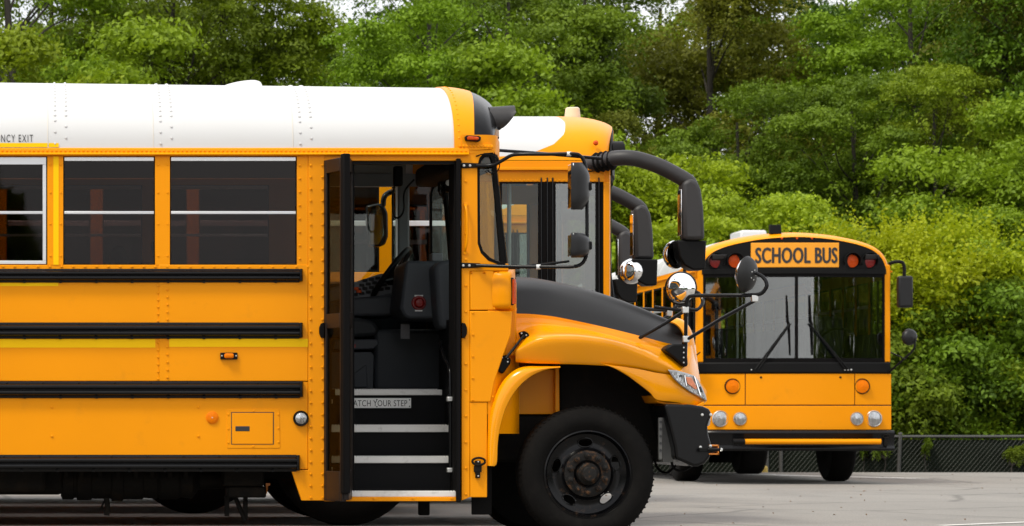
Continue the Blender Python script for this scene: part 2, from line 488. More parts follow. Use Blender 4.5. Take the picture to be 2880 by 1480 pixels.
mb = MB(); mb.prism(poly([(1322, 763), (1388, 763), (1388, 872), (1322, 872)]), -0.004, T); B('cowl_upper_panel', mb, YEL, bevel=0.004)
mb = MB(); mb.prism(poly([(1321, 875), (1440, 875), (1437, 940), (1415, 1000), (1390, 1075), (1380, 1131), (1321, 1131)]), -0.008, T); B('cowl_side_panel', mb, YEL, bevel=0.006)
# cowl curving in towards the bonnet
ctrl = []
for u, y in ((1372, 0.0), (1395, 0.02), (1420, 0.09), (1447, 0.17), (1460, 0.30)):
    ctrl.append([PX(u, v, y) for v in (866, 930, 1000, 1060, 1120, 1220)])
mb = MB(); mb.grid(surf(ctrl, 5, 5)); B('cowl_flank', mb, YEL)
# bulge that carries the side marker
ctrl = []
for u, y in ((1384, -0.008), (1405, -0.035), (1425, -0.045), (1438, -0.03), (1447, 0.05), (1449, 0.20)):
    dv = max(0, (u - 1384)) * 0.25
    ctrl.append([PX(u, v, y + q) for v, q in ((758, .10), (766 + dv * .3, .02), (800, 0), (840, 0), (866 - dv * .2, .015), (876, .10))])
mb = MB(); mb.grid(surf(ctrl, 6, 5)); B('cowl_bulge', mb, YEL)
mb = MB(); bxp(mb, 1436, 1445, 781, 859, -0.03, 0.02); sm = B('side_turn_signal', mb, BLKS, bevel=0.004)
ctrl = [[PX(u, v, y) for v in (785, 810, 835, 855)] for u, y in ((1441, -0.036), (1447, -0.03), (1451, 0.0), (1451, 0.04))]
mb = MB(); mb.grid(surf(ctrl, 4, 4)); obj('lens', mb, ORRED, sm)

# window-band pillars, header strip and gutter
mb = MB(); bxp(mb, -2780, 866, 428, 441, 0.004, T); B('window_header', mb, YEL)
for u0, u1 in ((436, 478),) + tuple((133 - 311 * k, 178 - 311 * k) for k in range(0, 10)):
    mb = MB(); mb.prism(poly([(u0, 439), (u1, 439), (u1, 746), (u0, 746)]), -0.002, T); B('window_pillar', mb, YEL, bevel=0.002)
    for v in (463, 542, 630, 720): 
        for u in (u0 + 9, u1 - 7): riv_y.dome(PX(u, v, -0.003), (0, -1, 0), 3.2 / 440)
gut = [(0.01, 434.0), (-0.030, 437), (-0.034, 433), (-0.018, 429), (-0.014, 418), (0.004, 415), (0.03, 420)]
mb = MB(); mb.prism([(y, Z_(v, y)) for y, v in gut], X_(-2780), X_(1318), 'x'); B('drip_rail', mb, YEL, bevel=0.002)
rivet_row(-500, 424, 1310, 425, 12.7, 3.4, y=-0.016)
rivet_row(-520, 749, 866, 751, 33, 3.3)
rivet_row(843, 465, 843, 728, 37.5, 3.2)
rivet_row(874, 465, 874, 1400, 33.3, 3.3, y=-0.008); rivet_row(907, 465, 907, 1400, 33.3, 3.3, y=-0.008)
for v0, v1 in ((800, 903), (960, 1066)):
    rivet_row(445, v0 + 4, 445, v1, 21, 3); rivet_row(471, v0 - 6, 471, v1 - 4, 21, 3, y=-0.006)
for u in (146, 558): rivet_row(u, 1145, u, 1227, 82, 3.2)
rivet_row(1310, 510, 1310, 1390, 73, 3.2, y=-0.006)
rivet_row(1330, 880, 1330, 1125, 61, 3, y=-0.010)
for u in (1325, 1362, 1402): rivet_row(u, 767, u, 767, 9, 3.2, y=-0.006)
rivet_row(1052, 1402, 1270, 1402, 109, 3.4, y=-0.001)
for u, v in ((1390, 868), (1386, 1116)): riv_y.dome(PX(u, v, -0.010), (0, -1, 0), 3.4 / 440)

# rub rails
def rub(u1, v0, v1):
    h = (v1 - v0) / 440
    pr = [(0.0, 0.0), (-0.012, 0.004), (-0.016, .14), (-0.040, .22), (-0.046, .30), (-0.044, .42), (-0.032, .47), (-0.030, .53), (-0.044, .58), (-0.046, .70), (-0.040, .78), (-0.016, .86), (-0.012, .99), (0.0, 1.0)]
    mb = MB(); mb.prism([(y, Z_(v1) + h * (t if t > 0.01 else t)) for y, t in pr], X_(-2780), X_(u1 - 9), 'x')
    r_ = B('rub_rail', mb, BLKP, bevel=0.003)
    mb = MB()
    mb.prism([(X_(u1 - 9.4), 0.0), (X_(u1 - 9.4), -0.046), (X_(u1 - 4), -0.048), (X_(u1), -0.030), (X_(u1), 0.0)], Z_(v1 - 3), Z_(v0 + 1), 'z')
    obj('end_cap', mb, BLKP, r_, bevel=0.004)
    mb = MB()
    for k in range(14):
        u = u1 - 75 - k * 101
        bxp(mb, u - 3.5, u + 3.5, v1 - 6, v1 + 1, -0.018, 0)
        mb.dome(PX(u - 50, v0 + 5, -0.014), (0, -1, 0.4), 3.4 / 440)
    q = obj('fixing', mb, BLKS, r_); q['kind'] = 'stuff'
for a in ((851, 756, 795), (851, 907, 953), (852, 1072, 1120), (843, 1279, 1327)): rub(*a)
# reflective tape
for u0, u1, v0, v1, y in ((-2700, 164, 796, 805, -0.002), (-2700, 437, 954, 978, -0.002), (476, 866, 953, 976, -0.006)):
    mb = MB(); bxp(mb, u0, u1, v0, v1, y, 0.01); B('reflective_tape', mb, YTAPE)
mb = MB(); bxp(mb, 150, 165, 440, 745, -0.0045, 0.01); B('reflective_tape', mb, YTAPE)

# --- windows ---------------------------------------------------------------
def window(u0, u1, far=False, exit_=False, tint=None):
    """sliding bus window in its own black gasket"""
    def bx(mb, a, b, v0, v1, y0, y1):
        if far: y0, y1 = W - y1, W - y0
        return mb.box(X_(a), X_(b), y0, y1, Z_(v1), Z_(v0))
    g_ = MB()
    bx(g_, u0, u0 + 3, 440, 745, 0.004, 0.03); bx(g_, u1 - 3, u1, 440, 745, 0.004, 0.03)
    bx(g_, u0 + 3, u1 - 3, 440, 442, 0.004, 0.03); bx(g_, u0 + 3, u1 - 3, 743, 745, 0.004, 0.03)
    wn = B('window', g_, RUBBER)
    e = 10 if exit_ else 0
    mb = MB(); bx(mb, u0 + 3, u1 - 3, 442, 453 + e, 0.002, 0.026)
    if exit_:
        bx(mb, u1 - 13, u1 - 3, 453 + e, 733, 0.002, 0.026); bx(mb, u0 + 3, u0 + 13, 453 + e, 733, 0.002, 0.026); bx(mb, u0 + 3, u1 - 3, 733, 743, 0.002, 0.026)
    obj('frame', mb, ALU, wn, bevel=0.002)
    mb = MB(); bx(mb, u0 + 3 + e, u1 - 3 - e, 594, 602, 0.004, 0.024); bx(mb, u0 + 3 + e, u1 - 3 - e, 596.5, 599, 0.001, 0.026); obj('sash_bar', mb, ALU, wn, bevel=0.001)
    for v0, v1, y in ((453 + e, 595, 0.013), (601, 742 - e, 0.017)):
        mb = MB(); bx(mb, u0 + 3, u1 - 3, v0, v1, y, y + 0.004); obj('pane', mb, tint or TINT, wn)
window(478, 835); window(178, 436)
for k in range(9): window(178 - 311 * (k + 1), 133 - 311 * k, exit_=(k == 0))
# --- far side: same band of windows, lining and pillars
mb = MB(); mb.box(X_(-2780), 2.98, W - T, W, 0.85, Z_(745)); B('side_panel', mb, YEL)
mb = MB(); mb.box(X_(-2780), 2.9, W - T, W, Z_(441), Z_(421)); B('window_header', mb, YEL)
for u0, u1 in ((436, 478), (835, 925)) + tuple((133 - 311 * k, 178 - 311 * k) for k in range(0, 10)):
    mb = MB(); mb.box(X_(u0), X_(u1), W - T, W + 0.001, Z_(746), Z_(440)); B('window_pillar', mb, YEL)
window(478, 835, True); window(178, 436, True)
for k in range(9): window(178 - 311 * (k + 1), 133 - 311 * k, True)
# inside lining
mb = MB(); mb.box(X_(-2780), 2.8, W - T - 0.02, W - T - 0.004, 1.0, Z_(752)); mb.box(X_(-2780), X_(866), T + 0.004, T + 0.02, 1.0, Z_(752)); B('inner_lining', mb, INTG)
# rear wall
mb = MB(); mb.prism([(0.002, 0.6), (W - .002, .6), (W - .002, 2.53), (2.2, 2.8), (1.8, 2.95), (1.22, 3.03), (.64, 2.95), (.24, 2.8), (0.002, 2.53)], REAR + 0.002, REAR + 0.05, 'x'); B('rear_wall', mb, YEL)

# --- roof -------------------------------------------------------------------
ZG = Z_(419)
def crown(x): return 3.052 - (x + 0.2) * 0.0125
def roof_pt(x, th, grow=0.0, e=2.35):
    """th 0..pi from near gutter over the crown to the far gutter"""
    c, s_ = math.cos(th), math.sin(th)
    y = 1.22 - (1.22 + grow) * math.copysign(abs(c) ** (2 / e), c)
    z = ZG + (crown(x) - ZG + grow) * abs(s_) ** (2 / e)
    return (x, y, z)
TH = [math.pi * k / 40 for k in range(41)]
seams = [REAR] + sorted(X_(135 - 345 * k) for k in range(0, 7)) + [X_(432), X_(825), X_(1290)]
for i in range(len(seams) - 1):
    a, b_ = seams[i], seams[i + 1]
    gr = 0.002
    mb = MB(); mb.grid([[roof_pt(x, th, gr) for th in TH] for x in (a, (a + b_) / 2, b_)])
    B('roof_panel', mb, WHITE)
for x in seams[1:-1]:
    for dx in (0.045, 0.115):
        vlist = [404 - (16 if dx > .1 else 0) - 33 * k for k in range(3)]
        ths = [math.asin(min(1, max(0, (Z_(v) - ZG) / (crown(0) - ZG))) ** (2.35 / 2)) for v in vlist]
        t0 = ths[-1] + .075
        ths += [t0 + .075 * k for k in range(int((1.45 - t0) / .075))]
        for th in ths + [math.pi - t for t in ths]:
            p = roof_pt(x + dx, th, 0.003); q = roof_pt(x + dx, th, 0.02)
            riv_w.dome(p, Vector(q) - Vector(p), 0.0088, 0.0065)
mb = MB()
for x in seams[1:-1]:
    mb.grid([[roof_pt(x + d, th, g_) for th in TH] for d, g_ in ((-0.005, 0.002), (-0.004, 0.0048), (0.000, 0.0048), (0.001, 0.002))])
B('roof_seam', mb, mat('seam_sealant', (0.66, 0.62, 0.55), 0.6, var=0.1)).__setitem__('kind', 'stuff')
# ceiling lining
mb = MB(); mb.grid([[(x, 1.22 + (y - 1.22) * 0.97, ZG + (z - ZG) * 0.86) for x_, y, z in [roof_pt(x, th) for th in TH]] for x in (REAR, 0, 2.65)]); B('ceiling_lining', mb, CEIL)
mb = MB(); mb.box(REAR + .055, REAR + .06, .06, W - .06, .9, 2.6); B('rear_lining', mb, INTG)
# front cap: yellow hoop then black dome
def cap_pt(t, th):
    x0 = X_(1286)
    _, y, z = roof_pt(x0, th, 0.006)
    ty = (y - 1.22) / 1.22
    L = 0.235 + 0.17 * (1 - ty * ty)
    s_, c_ = math.sin(t), math.cos(t)
    sh = c_ ** 0.62 if c_ > 0 else 0
    zz = ZG + 0.02 + (z - ZG - 0.02) * (0.22 + 0.78 * sh)
    return (x0 + L * s_, 1.22 + (y - 1.22) * (0.955 + 0.045 * sh), zz)
ts = [0.0, .12, .25, .37, .48]
mb = MB(); mb.grid([[cap_pt(t, th) for th in TH] for t in ts]); mb.grid([[(X_(1286) - .02, y, z) for x, y, z in [cap_pt(0, th) for th in TH]], [cap_pt(0, th) for th in TH]]); B('roof_cap', mb, YEL, solid=0.006)
mb = MB(); mb.grid([[cap_pt(t, th) for th in TH] for t in (.48, .6, .72, .84, .95, 1.06, 1.16, 1.25, 1.33, 1.40, 1.46, 1.51, 1.545, 1.565)]); B('roof_brow', mb, BLKP)
for k in range(1, 40):
    p = cap_pt(0.05, math.pi * k / 40 + .02); q = roof_pt(X_(1288), math.pi * k / 40 + .02, 0.1)
    riv_y.dome(p, (0, p[1] - 1.22, (p[2] - 2.2) * 1.4), 3.5 / 440, 0.007)
rivet_row(1294, 411, 1384, 413, 10.5, 3.5, y=-0.012)
# front header under the brow
ctrl = []
for y in (-0.01, 0.03, 0.25, 0.7, 1.22, 1.74, 2.19, 2.41, 2.45):
    ty = (y - 1.22) / 1.22; x = X_(1286) + 0.235 + 0.17 * (1 - min(1, ty * ty))
    if y in (-0.01, 2.45): x = X_(1300)
    ctrl.append([(x - 0.005, y, z) for z in (ZG + 0.09, ZG + 0.03, ZG - 0.03)])
mb = MB(); mb.grid(surf(ctrl, 2, 3)); B('front_header', mb, YEL, solid=0.006)
mb = MB(); mb.prism(poly([(1300, 407), (1385, 407), (1385, 420), (1340, 423), (1300, 423)]), -0.012, 0.01); B('cap_flange', mb, YEL, bevel=0.003)

# warning-lamp visors on the brow
for y, L in ((0.34, 0.165), (2.10, 0.165)):
    vz, vx = Z_(338, y), X_(1374, y)
    rows = []
    for t in range(9):
        x = vx + L * t / 8
        a0, a1 = R(-170 + 0 * t), R(-10)
        r_ = 0.082 + 0.010 * t / 8
        lo = R(26) + R(34) * t / 8
        rows.append([(x, y + r_ * math.cos(q), vz + r_ * math.sin(q)) for q in [(-lo + (math.pi + 2 * lo) * k / 16) for k in range(17)]])
    # the hood is cut away obliquely below
    for t in range(9):
        for k in range(17):
            x, yy, zz = rows[t][k]
            rows[t][k] = (x, yy, max(zz, vz - 0.085 + 0.13 * (t / 8) ** 2.2))
    mb = MB(); mb.grid(rows); vis = B('warning_lamp_visor', mb, MIRB, solid=0.006)
    mb = MB(); mb.lathe([(0.078, 0), (0.072, 0.02), (0.03, 0.032), (0, 0.034)], (vx - 0.02, y, vz), (1, 0, 0), 20); obj('lamp', mb, RED, vis)

# roof ventilator
x0, x1 = X_(618, 1.0), X_(731, 1.0)
ctrl = []
zr = crown((x0 + x1) / 2) - 0.03
for yy, k in ((0.72, 0.0), (0.80, .75), (0.95, 1), (1.2, 1), (1.35, .75), (1.43, 0)):
    ctrl.append([(x0 + (x1 - x0) * t, yy, zr + h * (0.35 + 0.65 * k) * (1 if k else 0)) for t, h in ((0, 0), (.12, .024), (.4, .046), (.72, .058), (.9, .054), (.98, .036), (1, 0))])
mb = MB(); mb.grid(surf(ctrl, 3, 3)); B('roof_ventilator', mb, WHITE)

# roof lettering (only its end is in the frame) and tape on the roof edge
def on_roof(me, x, th, th2):
    p = Vector(roof_pt(x, th, 0.0075)); q = Vector(roof_pt(x, th2, 0.0075))
    up = (q - p).normalized(); right = Vector((1, 0, 0)); nrm = right.cross(up)
    return move_mesh(me, Matrix.Translation(p - Vector(OFF)) @ Matrix((right, -nrm, up)).transposed().to_4x4())
tw = 14 * 0.0268
def zth(v):
    z = Z_(v); return math.asin(min(1, max(0, (z - ZG) / (crown(0) - ZG))) ** (2.35 / 2))
me = text_mesh('roof_lettering', 'EMERGENCY EXIT', tw, 0.049, INK, 1.25)
link('roof_lettering', on_roof(me, X_(93) - tw, zth(400.5), zth(379)), bus)
for u0, u1 in ((-560, 133.6), (137, 165)):
    mb = MB(); mb.grid([[roof_pt(X_(u), zth(v), 0.006) for v in (414.5, 410, 403)] for u in (u0, u1)]); B('reflective_tape', mb, YTAPE)

# marker lamps, reflector, cornering lamp, fuel door
mb = MB(); mb.prism(poly([(1307, 385), (1312, 381), (1347, 383), (1353, 387), (1351, 396), (1346, 399), (1309, 396)], -.03), -0.042, 0.02); ml = B('marker_lamp', mb, BLKS, bevel=0.004)
mb = MB(); mb.prism(poly([(1313, 386), (1318, 384), (1344, 386), (1347, 390), (1343, 395), (1314, 394)], -.04), -0.062, -0.03); obj('lens', mb, ORRED, ml, bevel=0.008)
mb = MB(); bxp(mb, 620, 668, 992, 1011, -0.022, 0); ml = B('marker_lamp', mb, BLKS, bevel=0.003)
mb = MB(); bxp(mb, 631, 658, 994, 1008, -0.046, -0.02); obj('lens', mb, AMBER, ml, bevel=0.01)
mb = MB(); [mb.dome(PX(u, 1001, -0.022), (0, -1, 0), 0.006) for u in (624, 664)]; obj('screw', mb, STEELB, ml)
c = PX(597, 1175, 0); mb = MB(); mb.lathe([(0.039, 0), (0.039, 0.008), (0.033, 0.012), (0.0, 0.013)], c, (0, -1, 0), 28); rf = B('reflector', mb, AMBER)
mb = MB(); mb.dome(PX(597, 1175, -0.012), (0, -1, 0), 0.005); obj('screw', mb, STEELB, rf)
c = PX(846, 1177, 0)
mb = MB(); mb.lathe([(0.050, 0), (0.050, 0.018), (0.046, 0.024), (0.039, 0.022), (0.038, 0.006)], c, (0, -1, 0), 32); cl_ = B('cornering_lamp', mb, BLKS)
mb = MB(); mb.lathe([(0.040, 0.008), (0.036, 0.020), (0.02, 0.027), (0, 0.029)], c, (0, -1, 0), 28); obj('lens', mb, LENSW, cl_)
mb = MB(); mb.prism(poly([(638, 1151), (786, 1151), (788, 1258), (786, 1261), (640, 1261), (638, 1259)]), -0.003, 0.01); fp = B('fuel_door_frame', mb, YEL, bevel=0.002)
mb = MB(); bxp(mb, 650, 770.5, 1159, 1250.5, -0.0035, 0); obj('door_gap', mb, INK, fp)
mb = MB(); bxp(mb, 652.5, 768, 1161.5, 1249, -0.007, 0); fd = obj('fuel_door', mb, YEL, fp, bevel=0.002)
mb = MB(); bxp(mb, 662, 702, 1199, 1213, -0.009, 0); obj('latch', mb, INK, fd, bevel=0.002)
for u, v in ((642, 1166), (642, 1206), (642, 1245), (783, 1166), (783, 1205), (783, 1244), (713, 1156), (712, 1256)): riv_y.dome(PX(u, v, -0.003), (0, -1, 0), 3.5 / 440)
# door bump stops, grab handle and tow hook
for u, s_ in ((906, -1), (1303, 1)):
    mb = MB(); mb.prism(poly([(u - 5 * s_, 908), (u + 4 * s_, 910), (u + 9 * s_, 922), (u + 9 * s_, 938), (u + 4 * s_, 950), (u - 5 * s_, 952)]), -0.03, 0); B('door_bumper', mb, RUBBER, bevel=0.004)
mb = MB(); mb.tube(spline([PX(1310, 577, 0), PX(1310, 582, -.025), PX(1313, 600, -.04), PX(1314, 640, -.042), PX(1313, 680, -.04), PX(1309, 700, -.025), PX(1309, 709, 0)], 4), 0.008, 8); gh = B('grab_handle', mb, YEL)
mb = MB(); [mb.lathe([(0.016, 0), (0.015, 0.008), (0, 0.01)], PX(u, v, -.004), (0, -1, 0), 12) for u, v in ((1310, 576), (1309, 710))]; obj('handle_foot', mb, YEL, gh)
mb = MB(); ring = [PX(1346.5 + 18 * math.cos(t) * (1 if abs(math.cos(t)) > .0 else 1), 1298 + 10 * math.sin(t), -0.03) for t in [2 * math.pi * k / 20 for k in range(21)]]
mb.tube(ring, 0.0075, 8); hk = B('mirror_hook', mb, UNDER)
mb = MB(); bxp(mb, 1337, 1352, 1296, 1312, -0.035, 0); bxp(mb, 1334, 1355, 1310, 1328, -0.03, 0); bxp(mb, 1338, 1351, 1327, 1345, -0.028, 0); obj('bracket', mb, UNDER, hk, bevel=0.003)
mb = MB(); [mb.dome(PX(1345, v, -0.036), (0, -1, 0), 0.006) for v in (1299, 1339)]; obj('bolt', mb, STEELB, hk)

# --- windscreen corner --------------------------------------------------------
gas = [(1342, 470), (1348, 445), (1360, 431), (1386, 429), (1394, 450), (1421, 745), (1400, 744), (1372, 733), (1352, 712), (1343, 685)]
inn = [(1349, 478), (1353, 455), (1363, 442), (1378, 441), (1384, 455), (1408, 737), (1398, 735), (1377, 724), (1359, 706), (1350, 682)]
def ring(mb, a, b, y0, y1):
    n = len(a)
    A0 = [(x, y0, z) for x, z in a]; A1 = [(x, y1, z) for x, z in a]; B0 = [(x, y0, z) for x, z in b]; B1 = [(x, y1, z) for x, z in b]
    for i in range(n):
        j = (i + 1) % n
        mb.add([A0[i], A0[j], B0[j], B0[i], A1[i], A1[j], B1[j], B1[i]], [(0, 1, 2, 3), (7, 6, 5, 4), (0, 4, 5, 1), (3, 2, 6, 7)])
def smooth_poly(pts, n=3): return spline([tuple(p) for p in pts] + [tuple(pts[0])], n)[:-1]
for far in (0, 1):
    A, B_ = poly(gas), poly(inn)
    y0, y1 = (-0.008, 0.05) if not far else (W - 0.05, W + 0.008)
    mb = MB(); ring(mb, A, B_, y0, y1); qw = B('quarter_window', mb, RUBBER, bevel=0.003)
    mb = MB(); mb.prism(B_, (y0 + y1) / 2, (y0 + y1) / 2 + 0.004); obj('pane', mb, CLEAR, qw)
# raked, bowed windscreen
def ws(y, z):
    ty = (y - 1.22) / 1.22
    k = (Z_(440) - z) / (Z_(440) - Z_(745))
    return (X_(1388) + 0.075 * k + 0.16 * (1 - ty * ty) - 0.01, y, z)
ys = [0.03 + (W - .06) * k / 16 for k in range(17)]; zs = [Z_(432) + (Z_(748) - Z_(432)) * k / 6 for k in range(7)]
mb = MB(); mb.grid([[ws(y, z) for y in ys] for z in zs]); wsn = B('windscreen', mb, CLEAR, solid=0.006)
mb = MB()
for z, dz in ((Z_(432), .018), (Z_(748), .02)): mb.tube([ws(y, z) for y in ys], dz, 8)
for y in (0.035, W - .035): mb.tube([ws(y, z) for z in zs], 0.02, 8)
obj('gasket', mb, RUBBER, wsn)
mb = MB(); mb.tube([PX(1388, 760, .3), PX(1470, 752, .35), PX(1600, 735, .5)], 0.008, 6); B('wiper', mb, BLKS)
# cowl top between windscreen and bonnet
mb = MB(); mb.prism([(X_(1388), Z_(752)), (X_(1460), Z_(790)), (X_(1460), Z_(1000)), (X_(1380), Z_(1000))], 0.10, W - 0.10); B('firewall', mb, YEL, bevel=0.01)

# --- bonnet --------------------------------------------------------------------
us = [1450, 1500, 1560, 1640, 1720, 1800, 1870, 1918]
top = [780, 783, 793, 811, 835, 865, 895, 914]
bnd = [882, 884, 891, 907, 925, 945, 964, 972]
val = [930, 920, 921, 931, 949, 971, 989, 999]
bul = [985, 962, 953, 955, 968, 992, 1022, 1042]
sea = [1018, 1020, 1021, 1023, 1028, 1037, 1052, 1062]
yt = [.62, .60, .58, .56, .55, .55, .56, .58]
yb = [.20, .21, .21, .22, .24, .27, .30, .335]
yv = [.17, .18, .18, .19, .20, .23, .27, .31]
yu = [.03, -.03, -.06, -.065, -.04, .01, .08, .16]
ysx = [.06, .02, .0, .0, .015, .05, .10, .16]
blk = [[PX(u, a, y) for u, a, y in zip(us, bnd, yb)],
       [PX(u, b_ + (a - b_) * .42, y + .09) for u, a, b_, y in zip(us, top, bnd, yb)],
       [PX(u, b_ + (a - b_) * .78, y + .20) for u, a, b_, y in zip(us, top, bnd, yb)],
       [PX(u, a, y) for u, a, y in zip(us, top, yt)]]
blk.append([(x, y + .3, z + .012) for x, y, z in blk[-1]]); blk.append([(x, 1.22, z + .018) for x, y, z in blk[-2]])
mb = MB(); mb.grid(surf(blk, 6, 4)); mb.mirror(); B('bonnet_top', mb, HOODB)
fl = [[PX(u, a, y + .03) for u, a, y in zip(us, sea, ysx)],
      [PX(u, a, y) for u, a, y in zip(us, sea, ysx)],
      [PX(u, (a + b_) / 2 - 4, (y + y2) / 2 - .012) for u, a, y, b_, y2 in zip(us, sea, ysx, bul, yu)],
      [PX(u, a, y) for u, a, y in zip(us, bul, yu)],
      [PX(u, a - 12, y + .035) for u, a, y in zip(us, bul, yu)],
      [PX(u, a, y) for u, a, y in zip(us, val, yv)],
      [PX(u, (a + b_) / 2, y + .03) for u, a, b_, y in zip(us, val, bnd, yv)],
      [PX(u, a, y) for u, a, y in zip(us, bnd, yb)]]
# run the flank on round the nose
ext = [(1950, 1068, .20), (1972, 1078, .30)]
nose = [(1945, .40), (1958, .55)]
for i, row in enumerate(fl):
    t = i / 7
    row.append(PX(1944, 1070 - 98 * t ** .9, .20 + .20 * t)); row.append(PX(1966 - 10 * t, 1082 - 112 * t ** .9, .34 + .26 * t))
mb = MB(); mb.grid(surf(fl, 5, 4)); B2('bonnet_side', mb, YELG)
# nose shell carrying the grille
oc = [(1908, 893), (1926, 899), (1943, 915), (1955, 942), (1963, 985), (1969, 1030), (1976, 1075), (1986, 1118)]
rows = []
for y, sx in ((0.40, -.075), (0.44, -.03), (0.52, -.006), (0.8, .012), (1.22, .02)):
    rows.append([(X_(u, .45) + sx, y, Z_(v, .45) - abs(sx) * .4) for u, v in oc])
mb = MB(); mb.grid(surf(rows, 4, 3)); mb.mirror(); B('grille_shell', mb, YELG, solid=0.01)
# lower front wing below the seam, with the arch lip
lu = [1690, 1725, 1762, 1800, 1828, 1848, 1900, 1960, 1987]
ls = [1022, 1028, 1033, 1039, 1045, 1049, 1057, 1068, 1100]
lb = [1023, 1035, 1055, 1082, 1104, 1124, 1131, 1141, 1128]
ly = [.0, .0, .01, .03, .05, .06, .10, .17, .24]
fr = [[PX(u, b_, y + .06) for u, b_, y in zip(lu, lb, ly)], [PX(u, b_, y) for u, b_, y in zip(lu, lb, ly)], [PX(u, (a + b_) / 2, y - .008) for u, a, b_, y in zip(lu, ls, lb, ly)], [PX(u, a, y) for u, a, y in zip(lu, ls, ly)]]
mb = MB(); mb.grid(surf(fr, 4, 3)); B2('front_wing', mb, YELG)
mb = MB(); mb.prism(poly([(1842, 1112), (1850, 1124), (1900, 1133), (1960, 1142), (1982, 1130), (1982, 1140), (1966, 1148), (1905, 1144), (1852, 1132)], .1), .12, W - .12); B('wing_lip', mb, YEL, bevel=0.004)
# rear part of the wheel arch
arc_o = [(1370, 1310), (1371, 1230), (1379, 1160), (1395, 1108), (1420, 1066), (1448, 1042), (1478, 1032), (1574, 1033)]
arc_i = [(1576, 1034), (1530, 1041), (1490, 1060), (1455, 1092), (1428, 1135), (1410, 1185), (1400, 1240), (1397, 1300), (1390, 1311)]
rows = []
n = 9
ao = [arc_o[int(i * 7 / 8)] for i in range(9)]
ai = list(reversed(arc_i))
ao = [(1370, 1310), (1371, 1225), (1379, 1160), (1395, 1108), (1420, 1066), (1448, 1042), (1478, 1032), (1525, 1031), (1576, 1031)]
for t, y in ((0, .10), (0.0, .02), (.2, -.015), (.55, -.03), (.9, -.025), (1, -.01), (1, .10)):
    rows.append([PX(a[0] + (b_[0] - a[0]) * t, a[1] + (b_[1] - a[1]) * t, y) for a, b_ in zip(ao, ai)])
mb = MB(); mb.grid(surf(rows, 4, 3)); B2('rear_wing', mb, YELG, solid=0.004)
# inside of the wheel arch
mb = MB(); mb.prism(poly([(1440, 1040), (1560, 1040), (1560, 1165), (1425, 1165)], .5), .5, .52); B('inner_wing', mb, YEL, bevel=0.003)
mb = MB(); mb.prism(poly([(1561, 1030), (1572, 1030), (1573, 1160), (1561, 1160)], .45), .44, .50); B('inner_wing_brace', mb, YEL, bevel=0.003)
mb = MB(); mb.prism(poly([(1574, 1000), (1880, 1060), (1890, 1300), (1574, 1300)], .5), .55, W - .55); mb.prism(poly([(1390, 1165), (1574, 1165), (1574, 1300), (1390, 1300)], .5), .53, W - .53); B('engine_bay', mb, UNDER, bevel=0.02)

# bonnet catch
mb = MB(); mb.prism(poly([(1461, 936), (1472, 931), (1484, 938), (1488, 952), (1478, 958), (1464, 955)], .1), .06, .16); hc = B('bonnet_catch', mb, RUBBER, bevel=0.006)
mb = MB(); mb.prism(poly([(1408, 1005), (1420, 998), (1434, 1010), (1432, 1024), (1412, 1052), (1393, 1041)], .05), .0, .09); obj('catch_base', mb, RUBBER, hc, bevel=0.008)
mb = MB(); mb.tube([PX(1423, 1008, -.005), PX(1474, 944, .05)], 0.009, 8); obj('rod', mb, BLKS, hc)
mb = MB(); [mb.dome(PX(u, v, y), (0, -1, 0), 0.006) for u, v, y in ((1467, 938, .06), (1480, 943, .06), (1470, 951, .06), (1412, 1006, 0), (1428, 1018, 0), (1427, 1008, 0))]; obj('screw', mb, STEELB, hc)

# headlamp
hp = [(1879, 1040), (1904, 1042), (1932, 1050), (1952, 1057), (1964, 1070), (1976, 1092), (1986, 1117), (1988, 1128), (1968, 1118), (1940, 1103), (1912, 1082), (1893, 1063)]
def hy(u): return 0.055 + max(0, (u - 1880)) / 108 * 0.13
def hpoly(pts, d): return [PX(u, v, hy(u) + d) for u, v in pts]
def plate(mb, pts, d0, d1):
    a, b_ = hpoly(pts, d0), hpoly(pts, d1); n = len(pts)
    mb.add(a + b_, [tuple(range(n)), tuple(range(2 * n - 1, n - 1, -1))] + [(i, i + n, (i + 1) % n + n, (i + 1) % n) for i in range(n)])
cx, cy = 1938, 1082
def shrink(k, c=(1938, 1080)): return [(c[0] + (u - c[0]) * k, c[1] + (v - c[1]) * k) for u, v in hp]
mb = MB(); plate(mb, hp, -0.012, 0.09); hl = B('headlamp', mb, mat('headlamp_bezel', (0.40, 0.41, 0.42), .25, metal=.6), bevel=0.004)
mb = MB(); plate(mb, shrink(.9), -0.016, -0.004); obj('reflector', mb, LENSW, hl, bevel=0.003)
mb = MB(); plate(mb, [(1928, 1060), (1945, 1062), (1962, 1093), (1956, 1096), (1934, 1080)], -0.022, -0.010); obj('indicator', mb, mat('pale_orange_reflector', (.72, .25, .13), .25, var=.4, vscale=50), hl, bevel=0.003)
mb = MB(); plate(mb, [(1966, 1088), (1971, 1087), (1977, 1104), (1973, 1104)], -0.022, -0.010); plate(mb, [(1913, 1055), (1919, 1055), (1919, 1060), (1913, 1060)], -0.022, -0.010); obj('bulb_shade', mb, INTG, hl)
mb = MB(); plate(mb, [(1925, 1056), (1927, 1056), (1932, 1085), (1930, 1085)], -0.024, -0.012); plate(mb, [(1952, 1058), (1955, 1060), (1972, 1112), (1969, 1112)], -0.024, -0.012); obj('rib', mb, CHROME, hl)

